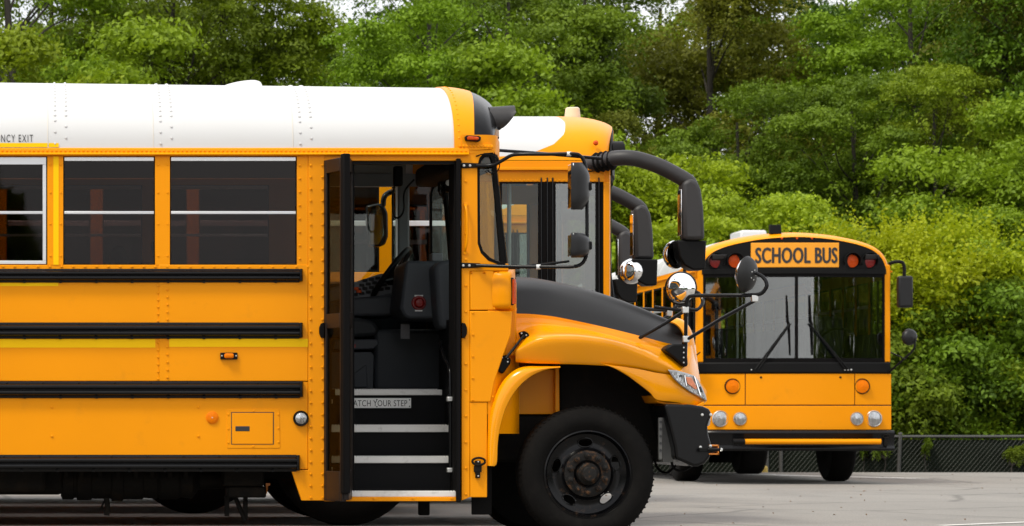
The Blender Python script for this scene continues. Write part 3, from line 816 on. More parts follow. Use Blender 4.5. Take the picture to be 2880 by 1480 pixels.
# bumper
bp = [(1866, 1139), (1874, 1136), (1940, 1138), (1976, 1143), (1992, 1150), (1999, 1158), (2000, 1170), (1993, 1186), (1989, 1200), (1992, 1225), (1998, 1245), (2000, 1262), (1996, 1285), (1982, 1303), (1962, 1312), (1948, 1312), (1925, 1302), (1898, 1290), (1896, 1262), (1885, 1215)]
mb = MB(); mb.prism(poly(bp, .05), 0.03, W - 0.03); B('front_bumper', mb, BLKP, bevel=0.022, segs=3)
mb = MB(); [mb.dome(PX(u, v, .028), (0, -1, 0), 0.011) for u, v in ((1975, 1167), (1999, 1167), (1970, 1258), (1998, 1255))]; B('bumper_bolt', mb, STEELB)
mb = MB(); mb.lathe([(0.045, -.03), (0.045, .0), (0.035, .02), (0, .026)], PX(1985, 1182, .16), (0.85, -.5, 0), 20); B('fog_lamp', mb, LENSW)
mb = MB(); bxp(mb, 1968, 2010, 1260, 1271, -0.02, 0.01); mb.tube([PX(1990, 1265, -.02), PX(2022, 1265, -.02)], .011, 8); ga = B('gate_hinge', mb, BLKS, bevel=.003)
mb = MB(); bxp(mb, 1994, 2021, 1251, 1255, 0.03, .2); bxp(mb, 1994, 2021, 1275, 1279, 0.03, .2); bxp(mb, 2019, 2022, 1251, 1279, 0.03, .2); obj('bracket', mb, mat('orange_bracket_paint', (.62, .20, .02), .45), ga)
mb = MB(); mb.dome(PX(2027, 1265, -.02), (1, 0, 0), .012, .014); obj('bolt', mb, STEELB, ga)
mb = MB(); bxp(mb, 1853, 1863, 1175, 1293, .10, .13); bxp(mb, 1863, 1893, 1175, 1300, .16, .30); bl = B('bumper_bracket', mb, mat('grey_bracket_steel', (.10, .10, .095), .6, var=.3, vscale=20), bevel=.003)
mb = MB(); [mb.lathe([(.009, 0), (.009, .003), (0, .003)], PX(1858, v, .099), (0, -1, 0), 10) for v in (1187, 1207, 1227, 1247, 1267)]; obj('bolt_hole', mb, INK, bl)
mb = MB(); mb.tube(spline([PX(1840, 1290, .5), PX(1850, 1318, .5), PX(1875, 1330, .4), PX(1900, 1310, .3)], 4), .008, 6); mb.tube(spline([PX(1888, 1295, .2), PX(1896, 1318, .2), PX(1922, 1324, .2), PX(1955, 1305, .2)], 4), .008, 6); B('cable', mb, RUBBER)

# --- front wheels and rear wheels ----------------------------------------------
def tyre_mb(r, rim, wd, c, n=56):
    x, y, z = c
    pr = [(rim - .012, 0.0), (rim + .01, -.004), (rim + .02, -.014), (rim + (r - rim) * .45, -.022), (r - .05, -.012), (r - .018, .004), (r - .004, .03), (r, .06), (r, wd - .06), (r - .004, wd - .03), (r - .05, wd + .012), (rim, wd)]
    mb = MB(); mb.lathe([(a, -b_) for a, b_ in pr], c, (0, -1, 0), n)
    k = 0
    for i in range(72):                                             # shoulder sipes
        t = 2 * math.pi * i / 72
        for rr in (r - .006,):
            d = Vector((math.cos(t), 0, math.sin(t))); q = Vector((-d.z, 0, d.x))
            p = Vector(c) + d * rr
            mb.add([p + q * .006 + Vector((0, .012, 0)), p - q * .006 + Vector((0, .012, 0)), p - q * .006 + d * .012 + Vector((0, .05, 0)), p + q * .006 + d * .012 + Vector((0, .05, 0)), p + q * .006 + Vector((0, .07, 0)), p - q * .006 + Vector((0, .07, 0))], [(0, 1, 2, 3), (3, 2, 5, 4)])
    return mb
def bus_wheel(u, v, y, parent, r=.432, rim=.285, wd=.26, detail=True):
    c = PX(u, v, y) if detail else (u, y, v)
    x, _, z = c
    # disc as a polar sheet with five oval hand holes
    rings = [(rim, -.004), (rim - .004, .0), (rim - .014, -.006), (rim - .022, .02), (rim - .03, .04), (.222, .05), (.208, .052), (.194, .052), (.18, .050), (.166, .042), (.150, .028), (.138, .012), (.130, .006), (.085, .006), (.075, .012), (.0, .012)]
    n = 120
    mb = MB(); vs, fs = [], []
    for rr, a in rings:
        for k in range(n):
            t = 2 * math.pi * k / n
            vs.append((x + max(rr, .001) * math.cos(t), y + a, z + max(rr, .001) * math.sin(t)))
    def hole(i, k):
        rm = (rings[i][0] + rings[i + 1][0]) / 2; t = 2 * math.pi * (k + .5) / n
        for h in range(5):
            th = math.pi * (.5 + .4 * h + .012)
            d = (t - th + math.pi) % (2 * math.pi) - math.pi
            if ((rm - .201) / .030) ** 2 + (d * .201 / .048) ** 2 < 1: return True
        return False
    for i in range(len(rings) - 1):
        for k in range(n):
            if not hole(i, k): fs.append((i * n + k, i * n + (k + 1) % n, (i + 1) * n + (k + 1) % n, (i + 1) * n + k))
    mb.add(vs, fs)
    for h in range(5):                                              # rolled lips round the holes
        th = math.pi * (.5 + .4 * h + .012); d = Vector((math.cos(th), 0, math.sin(th))); q = Vector((-d.z, 0, d.x))
        mb.tube([Vector((x, y + .050, z)) + d * (.201 + .029 * math.cos(a)) + q * .047 * math.sin(a) for a in [2 * math.pi * k / 24 for k in range(25)]], .0045, 6, cap=False)
    mb.lathe([(rim - .02, -.03), (rim - .03, -.10), (rim - .04, -.2), (rim - .01, -.25)], c, (0, -1, 0), 48)
    wh = obj('wheel', mb, RIMB, parent, off=OFF)
    obj('tyre', tyre_mb(r, rim, wd, c), TYRE, wh, off=OFF)
    mb = MB(); mb.lathe([(.150, .0), (.148, .012), (.135, .016), (.09, .012), (.082, -.006), (.076, -.012), (.070, .02), (.068, .05), (.056, .062), (.053, .078), (.042, .09), (.0, .092)], (x, y + .012, z), (0, -1, 0), 36); obj('hub', mb, HUBM, wh, off=OFF)
    for k in range(10):
        t = 2 * math.pi * (k + .5) / 10 + .02
        p = Vector((x + .117 * math.cos(t), y - .003, z + .117 * math.sin(t)))
        mb = MB(); mb.lathe([(.021, 0), (.021, .010), (.0155, .012), (.0155, .030), (.009, .032), (.008, .042), (.0, .044)], p, (0, -1, 0), 12); obj('lug_nut', mb, HUBM, wh, off=OFF)
    return wh
bus_wheel(1653, 1333, .03, bus)
def plain_wheel(x, y, z, r, rim, wd, side, parent, off):
    mb = MB(); mb.lathe([(rim, -.004), (rim - .03, -.04), (.14, -.03), (.13, .0), (.07, .0), (.06, .03), (0, .03)], (x, y, z), (0, side, 0), 36)
    wh = obj('wheel', mb, RIMB, parent, off=off)
    prf = [(rim - .012, 0.0), (rim + .02, .014), (rim + (r - rim) * .45, .022), (r - .04, .010), (r - .012, -.01), (r, -.05), (r, -wd + .05), (r - .012, -wd + .01), (r - .04, -wd - .01), (rim, -wd), (rim - .03, -wd + .02), (.05, -wd + .05)]
    mb = MB(); mb.lathe(prf, (x, y, z), (0, side, 0), 44)
    for k in range(4): mb.lathe([(r + .002, -.06 - k * (wd - .12) / 3.2), (r - .01, -.066 - k * (wd - .12) / 3.2), (r - .01, -.075 - k * (wd - .12) / 3.2)], (x, y, z), (0, side, 0), 44)
    obj('tyre', mb, TYRE, wh, off=off)
xh, zh = X_(1653, .03), .432
plain_wheel(xh, W - .03, zh, .432, .285, .26, 1, bus, OFF)
for y, s_ in ((.05, -1), (W - .05, 1)): plain_wheel(-3.2, y, zh, .432, .285, .52, s_, bus, OFF)
# mudflap behind the front wheel
mb = MB(); mb.box(X_(1334), X_(1391), .12, .14, Z_(1448, .12), Z_(1300, .12)); B('mudflap', mb, RUBBER, bevel=.004)
mb = MB(); mb.box(X_(1205), X_(1237), .5, .56, Z_(1450, .5), Z_(1395, .5)); B('splash_bracket', mb, UNDER, bevel=.01)

# --- chassis underneath ----------------------------------------------------------
mb = MB(); [mb.box(-6.3, 3.6, y, y + .08, .52, .76) for y in (.72, 1.64)]; B('chassis_rail', mb, UNDER).__setitem__('kind', 'stuff')
mb = MB(); mb.box(REAR, 1.6, .06, W - .06, .80, .86); mb.box(1.6, 2.75, 1.1, W - .06, .80, .86); B('underfloor', mb, UNDER)
zt, yt_ = Z_(1352, .6), .62
mb = MB()
prof = [(.0, 170), (.10, 171), (.125, 176), (.125, 205), (.115, 208), (.115, 215), (.13, 217), (.13, 255), (.12, 258), (.12, 312), (.135, 315), (.135, 345), (.125, 347), (.125, 400), (.115, 404), (.12, 440), (.11, 445), (.125, 452), (.125, 500), (.11, 508), (.12, 540), (.06, 560), (.05, 640), (0, 641)]
mb.lathe([(r_, X_(u, .6)) for r_, u in prof], (0, yt_, zt), (1, 0, 0), 24)
for k, u in enumerate((185, 228, 280, 330, 380, 425, 475, 520)): mb.box(X_(u - 5, .6), X_(u + 6, .6), yt_ - .155, yt_ - .10, zt + .02, zt + .06 + .02 * (k % 3))
B('gearbox', mb, UNDER, bevel=.003)
mb = MB(); mb.tube([(-6, .9, .55), (X_(170, .8), .9, .58)], .09, 14); mb.tube([(-2.6, .55, .62), (-.1, .55, .60)], .13, 16); B('exhaust', mb, UNDER)
mb = MB(); mb.box(X_(628, .4), X_(742, .4), .35, .7, Z_(1367, .4), Z_(1322, .4)); mb.box(X_(640, .4), X_(748, .4), .37, .66, Z_(1400, .4), Z_(1368, .4)); B('battery_box', mb, UNDER, bevel=.012)
mb = MB(); mb.tube([PX(660, 1395, .5), PX(690, 1466, .5)], .016, 6); bxp(mb, 684, 697, 1395, 1466, .5, .53); bxp(mb, 632, 645, 1395, 1452, .5, .53); B('hanger', mb, UNDER)
mb = MB(); mb.tube([PX(299, 1400, .5), PX(303, 1430, .5), PX(300, 1450, .5)], .018, 8); mb.tube([PX(292, 1410, .5), PX(284, 1434, .5)], .007, 6); B('hanger', mb, UNDER)
mb = MB(); mb.tube(spline([PX(752, 1360, .4), PX(748, 1385, .4), PX(740, 1398, .4)], 3), .008, 6); mb.box(X_(747, .4), X_(759, .4), .38, .40, Z_(1366, .4), Z_(1359, .4)); B('air_line', mb, mat('orange_line', (.5, .16, .02), .5))

mb = MB(); mb.box(-6.2, X_(182, .5), .5, 1.9, Z_(1392, .5), .82); mb.box(-1.4, X_(130, .4), .35, .5, Z_(1385, .4), .80); B('fuel_tank', mb, UNDER, bevel=.04)
mb = MB(); mb.tube([(-3, 1.22, .58), (3.0, 1.22, .6)], .06, 10); mb.box(.9, 2.5, .75, 1.7, .40, .8); B('drive_shaft', mb, UNDER)
# --- entrance: steps, door leaves -----------------------------------------------
FZ = 0.99
steps = [(1382, 1398, .02, 1290, .0), (1284, 1303, .24, 1283, 0), (1196, 1216, .46, 1263, 0), (1096, 1112, .70, 1243, 0)]
for i, (v0, v1, y, ur, _) in enumerate(steps):
    x0, x1 = X_(930, y), X_(ur, y)
    yn = steps[i + 1][2] if i < 3 else 1.0
    z1 = Z_(v0, y); z0 = Z_(v1, y)
    mb = MB(); mb.box(x0, x1, y - .012, y + .05, z0, z1); nz_ = B('step_nosing', mb, NOSING, bevel=.004)
    mb = MB(); [mb.box(x0 + .01 + k * .018, x0 + .02 + k * .018, y, y + .012, z1, z1 + .005) for k in range(int((x1 - x0) / .018) - 1)]; q = obj('tread_grip', mb, NOSING, nz_); q['kind'] = 'stuff'
    mb = MB(); mb.box(X_(922, y), X_(1296, y), y + .003, yn + .05, z0 - (.2 if i else .03), z1 - .003); B('step_riser', mb, FLOORM, bevel=.003)
mb = MB(); mb.box(X_(905, .3), X_(922, .3), T + .01, 1.0, .3, FZ + .35); mb.box(X_(1292, .1), X_(1300, .1), T + .01, .3, .3, 1.9); mb.box(X_(1262, .5), X_(1300, .5), .30, 1.0, .3, 1.45); B('stairwell_wall', mb, FLOORM).__setitem__('kind', 'stuff')
# sign on the top riser
mb = MB(); ys_ = .69; mb.box(X_(963, ys_), X_(1156, ys_), ys_ - .006, ys_ + .004, Z_(1148, ys_), Z_(1120, ys_)); sg = B('step_sign', mb, SIGNW, bevel=.002)
me = text_mesh('lettering', 'WATCH YOUR STEP', (1144 - 974) / 421 * .995, 17 / 421, INK, 1.05)
link('lettering', move_mesh(me, Matrix.Translation(Vector((X_(974, ys_), ys_ - .0075, Z_(1143, ys_))) - Vector(OFF))), sg)
mb = MB(); [mb.dome(PX(u, v, ys_ - .006), (0, -1, 0), .005) for u, v in ((969, 1125), (969, 1143), (1152, 1125), (1152, 1143), (1060, 1124), (1060, 1144))]; obj('screw', mb, INK, sg)
# handrails
mb = MB(); mb.tube(spline([PX(1238, 960, .55), PX(1250, 1005, .40), PX(1262, 1030, .25), PX(1266, 1060, .18), PX(1267, 1200, .16), PX(1267, 1330, .16)], 5), .014, 10); hr = B('handrail', mb, BLKP)
mb = MB(); [bxp(mb, 1258, 1281, v, v + 13, .13, .19) for v in (1116, 1316)]; obj('bracket', mb, STEELB, hr, bevel=.004)
mb = MB(); mb.tube(spline([PX(938, 960, .30), PX(926, 1010, .22), PX(926, 1100, .2), PX(926, 1320, .2)], 5), .014, 10); hr = B('handrail', mb, BLKP)
mb = MB(); [bxp(mb, 923, 936, v, v + 13, .16, .22) for v in (1123, 1314)]; obj('bracket', mb, STEELB, hr, bevel=.004)

def leaf(ua, y0, ub, y1, vt=452, vb=1408, lb='door_leaf', flip=False):
    """one folded door leaf standing out of the doorway from hinge (ua,y0) to edge (ub,y1)"""
    a, b_ = Vector((X_(ua, y0), y0, 0)), Vector((X_(ub, y1), y1, 0))
    d = b_ - a; Ln = d.length; d.normalize(); nn = Vector((d.y, -d.x, 0))
    M = Matrix((d, nn, Vector((0, 0, 1)))).transposed().to_4x4(); M.translation = a - Vector(OFF)
    zt_, zb = Z_(vt), Z_(vb)
    def rect(mb, s0, s1, z0, z1, t=.016): return mb.box(s0, s1, -t, t, z0, z1)
    mb = MB(); H_ = zt_ - zb
    e = .035
    zm0, zm1 = zb + H_ * .505, zb + H_ * .548
    rect(mb, 0, e, zb, zt_); rect(mb, Ln - e, Ln, zb, zt_)
    rect(mb, e, Ln - e, zt_ - .085, zt_); rect(mb, e, Ln - e, zb, zb + .19); rect(mb, e, Ln - e, zm0, zm1)
    me = mb.mesh('door_leaf', mat('bronze_door_frame', (.014, .009, .007), .45, spec=.25, var=.15), off=(0, 0, 0)); me.transform(M); o = link('door_leaf', me, bus, bevel=.004)
    for z0, z1 in ((zb + .19, zm0), (zm1, zt_ - .085)):
        mb = MB(); rect(mb, e, Ln - e, z0, z1, .003); me = mb.mesh('pane', DOORG, off=(0, 0, 0)); me.transform(M); link('pane', me, o)
    mb = MB(); rect(mb, Ln - .01, Ln + .045, zb + .05, zt_ + .02, .024); me = mb.mesh('rubber_edge', RUBBER, off=(0, 0, 0)); me.transform(M); link('rubber_edge', me, o, bevel=.008)
    return o
leaf(917, .0, 968, -.27)
leaf(974, -.28, 985, .06, vt=450, vb=1404)
mb = MB(); bxp(mb, 1284, 1296, 446, 1412, -.03, .05); bxp(mb, 1278, 1285, 455, 1405, .03, .30, yr=.03); B('door_leaf', mb, RUBBER, bevel=.004)
mb = MB(); bxp(mb, 913, 919, 452, 1408, -.01, .03); bxp(mb, 913, 1290, 452, 462, .03, .08); B('door_frame', mb, BLKS)

# --- inside the bus ----------------------------------------------------------------
mb = MB(); mb.box(REAR + .05, X_(925, .5), T + .03, W - T - .03, FZ - .05, FZ); mb.box(X_(925, .5) + .001, 2.75, .98, W - T - .03, FZ - .05, FZ); B('bus_floor', mb, FLOORM)
for k in range(9):
    for y0, y1 in ((.12, 1.0), (1.44, 2.32)):
        x = X_(700) - .72 * k - (.25 if y0 > 1 else 0)
        mb = MB(); mb.box(x - .42, x + .02, y0, y1, FZ + .30, FZ + .44); st = B('bench_seat', mb, SEATM, bevel=.04)
        mb = MB(); mb.prism([(x - .46, FZ + .40), (x - .38, FZ + .40), (x - .50, FZ + 1.0), (x - .60, FZ + 1.0)], y0, y1); obj('seat_back', mb, SEATM, st, bevel=.05)
# driver's seat
y = 1.45
mb = MB(); mb.prism([(X_(a, y), Z_(b_, y)) for a, b_ in ((900, 900), (1010, 893), (1050, 902), (1068, 925), (1060, 945), (900, 955))], y, y + .5); ds = B('driver_seat', mb, SEATM, bevel=.03)
mb = MB(); mb.prism([(X_(a, y), Z_(b_, y)) for a, b_ in ((900, 955), (1060, 955), (1066, 968), (1050, 983), (900, 986))], y - .03, y + .5); obj('seat_cushion_trim', mb, INTG, ds, bevel=.01)
mb = MB(); mb.prism([(X_(a, y), Z_(b_, y)) for a, b_ in ((900, 990), (1045, 990), (1052, 1000), (1050, 1094), (900, 1094))], y, y + .45); mb.prism([(X_(a, y), Z_(b_, y)) for a, b_ in ((995, 1050), (1030, 1025), (1034, 1090), (995, 1090))], y - .012, y); obj('seat_box', mb, INTG, ds, bevel=.01)
mb = MB(); bxp(mb, 995, 1001, 968, 978, y - .035, y); obj('button', mb, RED, ds)
mb = MB(); mb.prism([(X_(a, y), Z_(b_, y)) for a, b_ in ((880, 900), (915, 905), (900, 650), (860, 650))], y, y + .5); obj('seat_back', mb, SEATM, ds, bevel=.05)
# steering wheel
y = 1.72
c = Vector(PX(1100, 770, y)); a = (Vector(PX(1148, 703, y)) - Vector(PX(1046, 838, y))); rr = a.length / 2; a.normalize()
bdir = Vector((0.42, 1, 0.26)); bdir = (bdir - a * bdir.dot(a)).normalized()
mb = MB(); mb.tube([c + a * rr * math.cos(t) + bdir * rr * math.sin(t) for t in [2 * math.pi * k / 40 for k in range(41)]], .020, 10, cap=False); swl = B('steering_wheel', mb, BLKS)
mb = MB(); nrm = a.cross(bdir); nrm = nrm if nrm.x > 0 else -nrm
for s_ in (0, 2.1, 4.2): mb.tube([c + nrm * .05, c + a * rr * math.cos(s_) + bdir * rr * math.sin(s_)], .014, 8)
mb.lathe([(.07, -.01), (.075, .03), (.04, .06), (.035, .42)], c, nrm, 16); obj('spoke', mb, BLKS, swl)
# dashboard: switch panel, side cabinet, engine cover
y = 1.72
sp = [(X_(a, y), Z_(b_, y)) for a, b_ in ((905, 815), (985, 798), (1075, 768), (1130, 790), (1118, 830), (1020, 847), (985, 838), (905, 870))]
mb = MB(); mb.prism(sp, 1.72, 2.3); db = B('switch_panel', mb, INTL, bevel=.02)
y = 1.70
mb = MB()
for r_ in range(4):
    for k in range(6):
        u, v = 993 + k * 18 + r_ * 9, 832 - r_ * 13 - k * 3.4
        if u > 1115: continue
        bxp(mb, u, u + 14, v - 8, v, 1.705, 1.722)
obj('switch', mb, BLKS, db, bevel=.003)
mb = MB(); [bxp(mb, u, u + 14, v - 6, v + 2, 1.698, 1.722) for u, v in ((995, 814), (1003, 822))]; obj('warning_switch', mb, ORRED, db, bevel=.003)
mb = MB(); y = 1.60; mb.prism([(X_(a, y), Z_(b_, y)) for a, b_ in ((905, 850), (990, 838), (1110, 828), (1122, 888), (905, 892))], y, 2.3); B('dash_lower', mb, INTG, bevel=.02)
y = .95
mb = MB(); mb.prism([(X_(a, y), Z_(b_, y)) for a, b_ in ((1141, 738), (1150, 733), (1222, 735), (1300, 735), (1300, 897), (1152, 897), (1137, 890), (1126, 866))], y, 1.6); dc = B('dash_cabinet', mb, INTG, bevel=.02)
mb = MB(); y2 = .62; mb.prism([(X_(a, y2), Z_(b_, y2)) for a, b_ in ((1222, 748), (1240, 735), (1300, 722), (1300, 925), (1238, 925), (1232, 890))], y2, .95); obj('heater_box', mb, INTG, dc, bevel=.03)
mb = MB(); mb.lathe([(.05, 0), (.044, .012), (.036, .012), (.034, .03), (.024, .04), (0, .042)], PX(1178, 852, y - .001), (0, -1, 0), 24); obj('brake_knob', mb, RED, dc)
mb = MB(); bxp(mb, 1166, 1190, 830, 834, y - .004, y); bxp(mb, 1167, 1188, 872, 876, y - .004, y); bxp(mb, 1216, 1222, 830, 857, y - .004, y); obj('decal', mb, SIGNW, dc)
mb = MB(); bxp(mb, 1215, 1246, 712, 735, 1.0, 1.15); obj('radio_box', mb, INTL, dc, bevel=.006)
mb = MB(); bxp(mb, 1127, 1152, 912, 953, 1.3, 1.303); B('notice', mb, mat('grey_card', (.16, .16, .17), .6, var=.25, vscale=60))
mb = MB(); mb.box(X_(1040, 1.9), 2.85, 1.62, 2.3, FZ, 1.42); B('engine_cover', mb, INTG, bevel=.03)
mb = MB(); mb.box(2.80, 2.86, .95, W - .06, FZ, 1.85); B('cab_bulkhead', mb, FLOORM)
# far cab wall with the driver's window and the raked corner
yf = W - T
def fz(v): return Z_(v, yf)
def fx(u): return X_(u, yf)
mb = MB(); mb.box(fx(1117), fx(1151), yf - .02, yf + .02, fz(800), fz(500)); B('cab_pillar', mb, INTL, bevel=.015)
mb = MB()
for a_, b2, c_, d_ in ((912, 916, 520, 800), (1113, 1118, 520, 800), (912, 1118, 520, 526)): mb.box(fx(a_), fx(b2), yf - .012, yf + .012, fz(d_), fz(c_))
dw = B('driver_window', mb, ALU)
mb = MB(); mb.box(fx(916), fx(1113), yf - .003, yf + .003, fz(800), fz(526)); obj('pane', mb, CLEAR, dw)
mb = MB(); mb.box(fx(900), fx(1300), yf - .03, yf - .005, fz(525), ZG + .03); mb.grid([[(x, yy, zz) for x, zz in ((fx(905), fz(524)), (fx(1330), fz(524)))] for yy, zz in ((yf - .03, 0), (T + .03, 0))]) if False else None; B('cab_header', mb, INTL)
# dome fan, mirror and microphone under the cab roof
c = Vector(PX(1247, 520, 1.5))
mb = MB()
for rr, q in ((.10, 0), (.075, -.02), (.05, -.03)): mb.tube([c + Vector((q, rr * math.cos(t), rr * math.sin(t))) for t in [2 * math.pi * k / 20 for k in range(21)]], .004, 5, cap=False)
for k in range(14): t = 2 * math.pi * k / 14; mb.tube([c + Vector((-.03, 0, 0)), c + Vector((0, .1 * math.cos(t), .1 * math.sin(t)))], .0025, 4)
mb.lathe([(.05, 0), (.055, .04), (.04, .11), (0, .12)], c, (1, 0, 0), 16); mb.tube([c + Vector((.06, 0, 0)), c + Vector((.06, 0, .25))], .012, 6); fan = B('cab_fan', mb, BLKS)
mb = MB(); mb.lathe([(.022, 0), (.018, .004), (0, .005)], PX(1262, 514, 1.35), (0, -1, 0), 14); obj('badge', mb, SIGNW, fan)
mb = MB(); p = PX(1118, 492, 1.6); mb.box(p[0] - .03, p[0] + .035, 1.57, 1.63, p[2] - .08, p[2] + .06); mic = B('microphone', mb, BLKS, bevel=.015)
mb = MB(); mb.tube(spline([PX(1112, 508, 1.6), PX(1104, 560, 1.6), PX(1108, 605, 1.6), PX(1122, 612, 1.6), PX(1136, 590, 1.6), PX(1138, 540, 1.6), PX(1165, 505, 1.6)], 6), .007, 6); obj('cord', mb, BLKS, mic)
mb = MB(); p = PX(1220, 490, 1.2); mb.box(p[0] - .03, p[0] + .14, .5, 2.0, p[2] - .03, p[2] + .1); B('header_console', mb, FLOORM, bevel=.03)

# --- mirrors --------------------------------------------------------------------
def mount(u, v, y=-.004):
    mb = MB(); mb.prism(poly([(u - 14, v - 8), (u + 40, v - 6), (u + 44, v), (u + 40, v + 6), (u - 14, v + 8), (u - 17, v)], y), -.022, .0); m_ = B('mirror_mount', mb, BLKS, bevel=.006)
    mb = MB(); [mb.dome(PX(u + k, v, -.022), (0, -1, 0), .0095) for k in (-7, 10)]; obj('bolt', mb, STEELB, m_)
mount(1312, 466); mount(1310, 747)
arm = [(1340, 466, -.02), (1384, 465, -.05), (1412, 452, -.09), (1440, 437, -.13), (1475, 434, -.17), (1540, 434, -.22), (1612, 433, -.27), (1632, 439, -.28), (1644, 458, -.28), (1650, 500, -.28), (1651, 600, -.28), (1651, 690, -.28), (1648, 722, -.28), (1636, 742, -.27), (1612, 750, -.26), (1540, 751, -.2), (1440, 750, -.12), (1340, 747, -.03)]
mb = MB(); mb.tube(spline([PX(*p) for p in arm], 4), .0118, 10); ma = B('mirror_arm', mb, BLKP)
mb = MB(); [mb.tube([PX(u - 6, v, y), PX(u + 6, v, y)], .0155, 10) for u, v, y in ((1600, 433.5, -.26), (1514, 751, -.178))]; obj('clamp', mb, SIGNW, ma)
def mirror_head(u0, u1, v0, v1, y, glassdir):
    """moulded mirror back, bulging away from its glass"""
    ctrl = []
    n = 9
    for i in range(n):
        t = i / (n - 1); v = v0 + (v1 - v0) * t
        k = (1 - abs(2 * t - 1) ** 4.0) ** .5
        k = max(k, .62)
        d = (u1 - u0) * k
        yw = .115 * (0.70 + .30 * (1 - abs(2 * t - 1) ** 4) ** .5)
        row = []
        for q in range(11):
            a_ = math.pi * q / 10
            row.append(PX(u0 + 2 + (d * math.sin(a_) ** .8), v, y - yw * math.cos(a_)))
        ctrl.append(row)
    mb = MB(); mb.grid(surf(ctrl, 2, 2))
    top_, bot = [ctrl[0], ctrl[-1]], None
    for r_ in (ctrl[0], ctrl[-1]): mb.add(r_, [tuple(range(len(r_)))])
    h = B('mirror', mb, BLKM)
    mb = MB(); mb.box(X_(u0, y), X_(u0 + 3, y), y - .095, y + .095, Z_(v1 - 5, y), Z_(v0 + 5, y)); obj('mirror_glass', mb, CHROME, h, bevel=.004)
    mb = MB(); bxp(mb, u1 - 6, u1 + 8, (v0 + v1) / 2 - 11, (v0 + v1) / 2 + 12, y - .03, y + .03); obj('clamp', mb, BLKS, h, bevel=.006)
mirror_head(1604, 1657, 457, 590, -.28, 0); mirror_head(1604, 1658, 655, 725, -.28, 0)
# far-side arm and mirror
yf2 = W + .32
mb = MB(); mb.tube(spline([PX(1330, 420, W), PX(1385, 422, W + .1), PX(1500, 430, yf2), PX(1620, 440, yf2), PX(1690, 446, yf2)], 4), .012, 8); B('mirror_arm', mb, BLKP)
mb = MB(); mb.tube([PX(1330, 760, W), PX(1480, 750, yf2), PX(1560, 740, yf2)], .012, 8); B('mirror_arm', mb, BLKP)
mb = MB(); mb.tube(spline([PX(1130, 534, W), PX(1105, 538, yf2), PX(1082, 552, yf2), PX(1077, 580, yf2)], 4), .020, 10); mo = B('mirror_arm', mb, BLKP)
y = W + .30
mb = MB(); mb.prism([(X_(a, y), Z_(b_, y)) for a, b_ in ((1030, 579), (1066, 572), (1082, 578), (1091, 600), (1092, 665), (1084, 688), (1068, 694), (1038, 692))], y, y + .14); fm = B('mirror', mb, BLKP, bevel=.015)
mb = MB(); mb.prism([(X_(a, y), Z_(b_, y)) for a, b_ in ((1033, 582), (1066, 577), (1076, 600), (1080, 660), (1064, 688), (1040, 688))], y - .003, y + .001); obj('mirror_glass', mb, CHROME, fm)
# cord beside the upper mount
mb = MB(); mb.tube(spline([PX(1339, 440, -.005), PX(1360, 434, -.03), PX(1390, 440, -.05), PX(1405, 460, -.06), PX(1400, 480, -.05), PX(1384, 488, -.04), PX(1370, 478, -.02)], 5), .004, 5); B('lamp_cable', mb, RUBBER)

# crossover mirrors on the wings
def cross(dy, far=False):
    def P(u, v, y): return PX(u, v, y)
    k = 1 if not far else -1
    def Y(y): return y if not far else W - y
    def Q(u, v, y):                       # near-side design; mirrored across the centre line for the far side
        x, yy, z = PX(u, v, y); return (x, Y(yy), z)
    mb = MB()
    n0 = [(1865, 985), (1876, 974), (1890, 968), (1914, 968), (1927, 972), (1931, 1028), (1924, 1034), (1905, 1018)]
    x = [(X_(u, .18), Z_(v, .18)) for u, v in n0]
    ya, yb2 = sorted((Y(.13), Y(.42))); mb.prism(x, ya, yb2); root = B('crossover_mirror', mb, BLKS, bevel=.015)
    mb = MB(); [mb.dome(Q(1923, v, .128), (0, -k, 0), .006) for v in (978, 992, 1006, 1020)]; obj('screw', mb, STEELB, root)
    mb = MB()
    mb.tube([Q(1928, 1000, .15), Q(1930, 860, .15)], .0125, 8)
    mb.tube(spline([Q(1930, 890, .15), Q(1930, 858, .14), Q(1936, 838, .13), Q(1955, 832, .1), Q(2040, 831, -.02), Q(2120, 830, -.12), Q(2146, 822, -.15), Q(2157, 800, -.16), Q(2146, 780, -.14), Q(2126, 768, -.12)], 5), .0125, 10)
    mb.tube([Q(1930, 872, .15), Q(1870, 910, .22), Q(1800, 950, .27), Q(1776, 960, .30)], .0115, 8)
    mb.tube([Q(2122, 846, -.12), Q(2030, 896, .0), Q(1934, 954, .14)], .0115, 8)
    obj('mirror_arm', mb, BLKP, root)
    mb = MB(); [mb.box(Q(u - 9, v, y)[0], Q(u + 9, v, y)[0], *sorted((Y(y - .02), Y(y + .02))), Q(u, v + 9, y)[2], Q(u, v - 9, y)[2]) for u, v, y in ((1927, 872, .15), (1929, 954, .15), (2122, 840, -.12))]; obj('clamp', mb, STEELB, root, bevel=.004)
    c_ = Vector(Q(2100, 772, -.10)); return root, c_
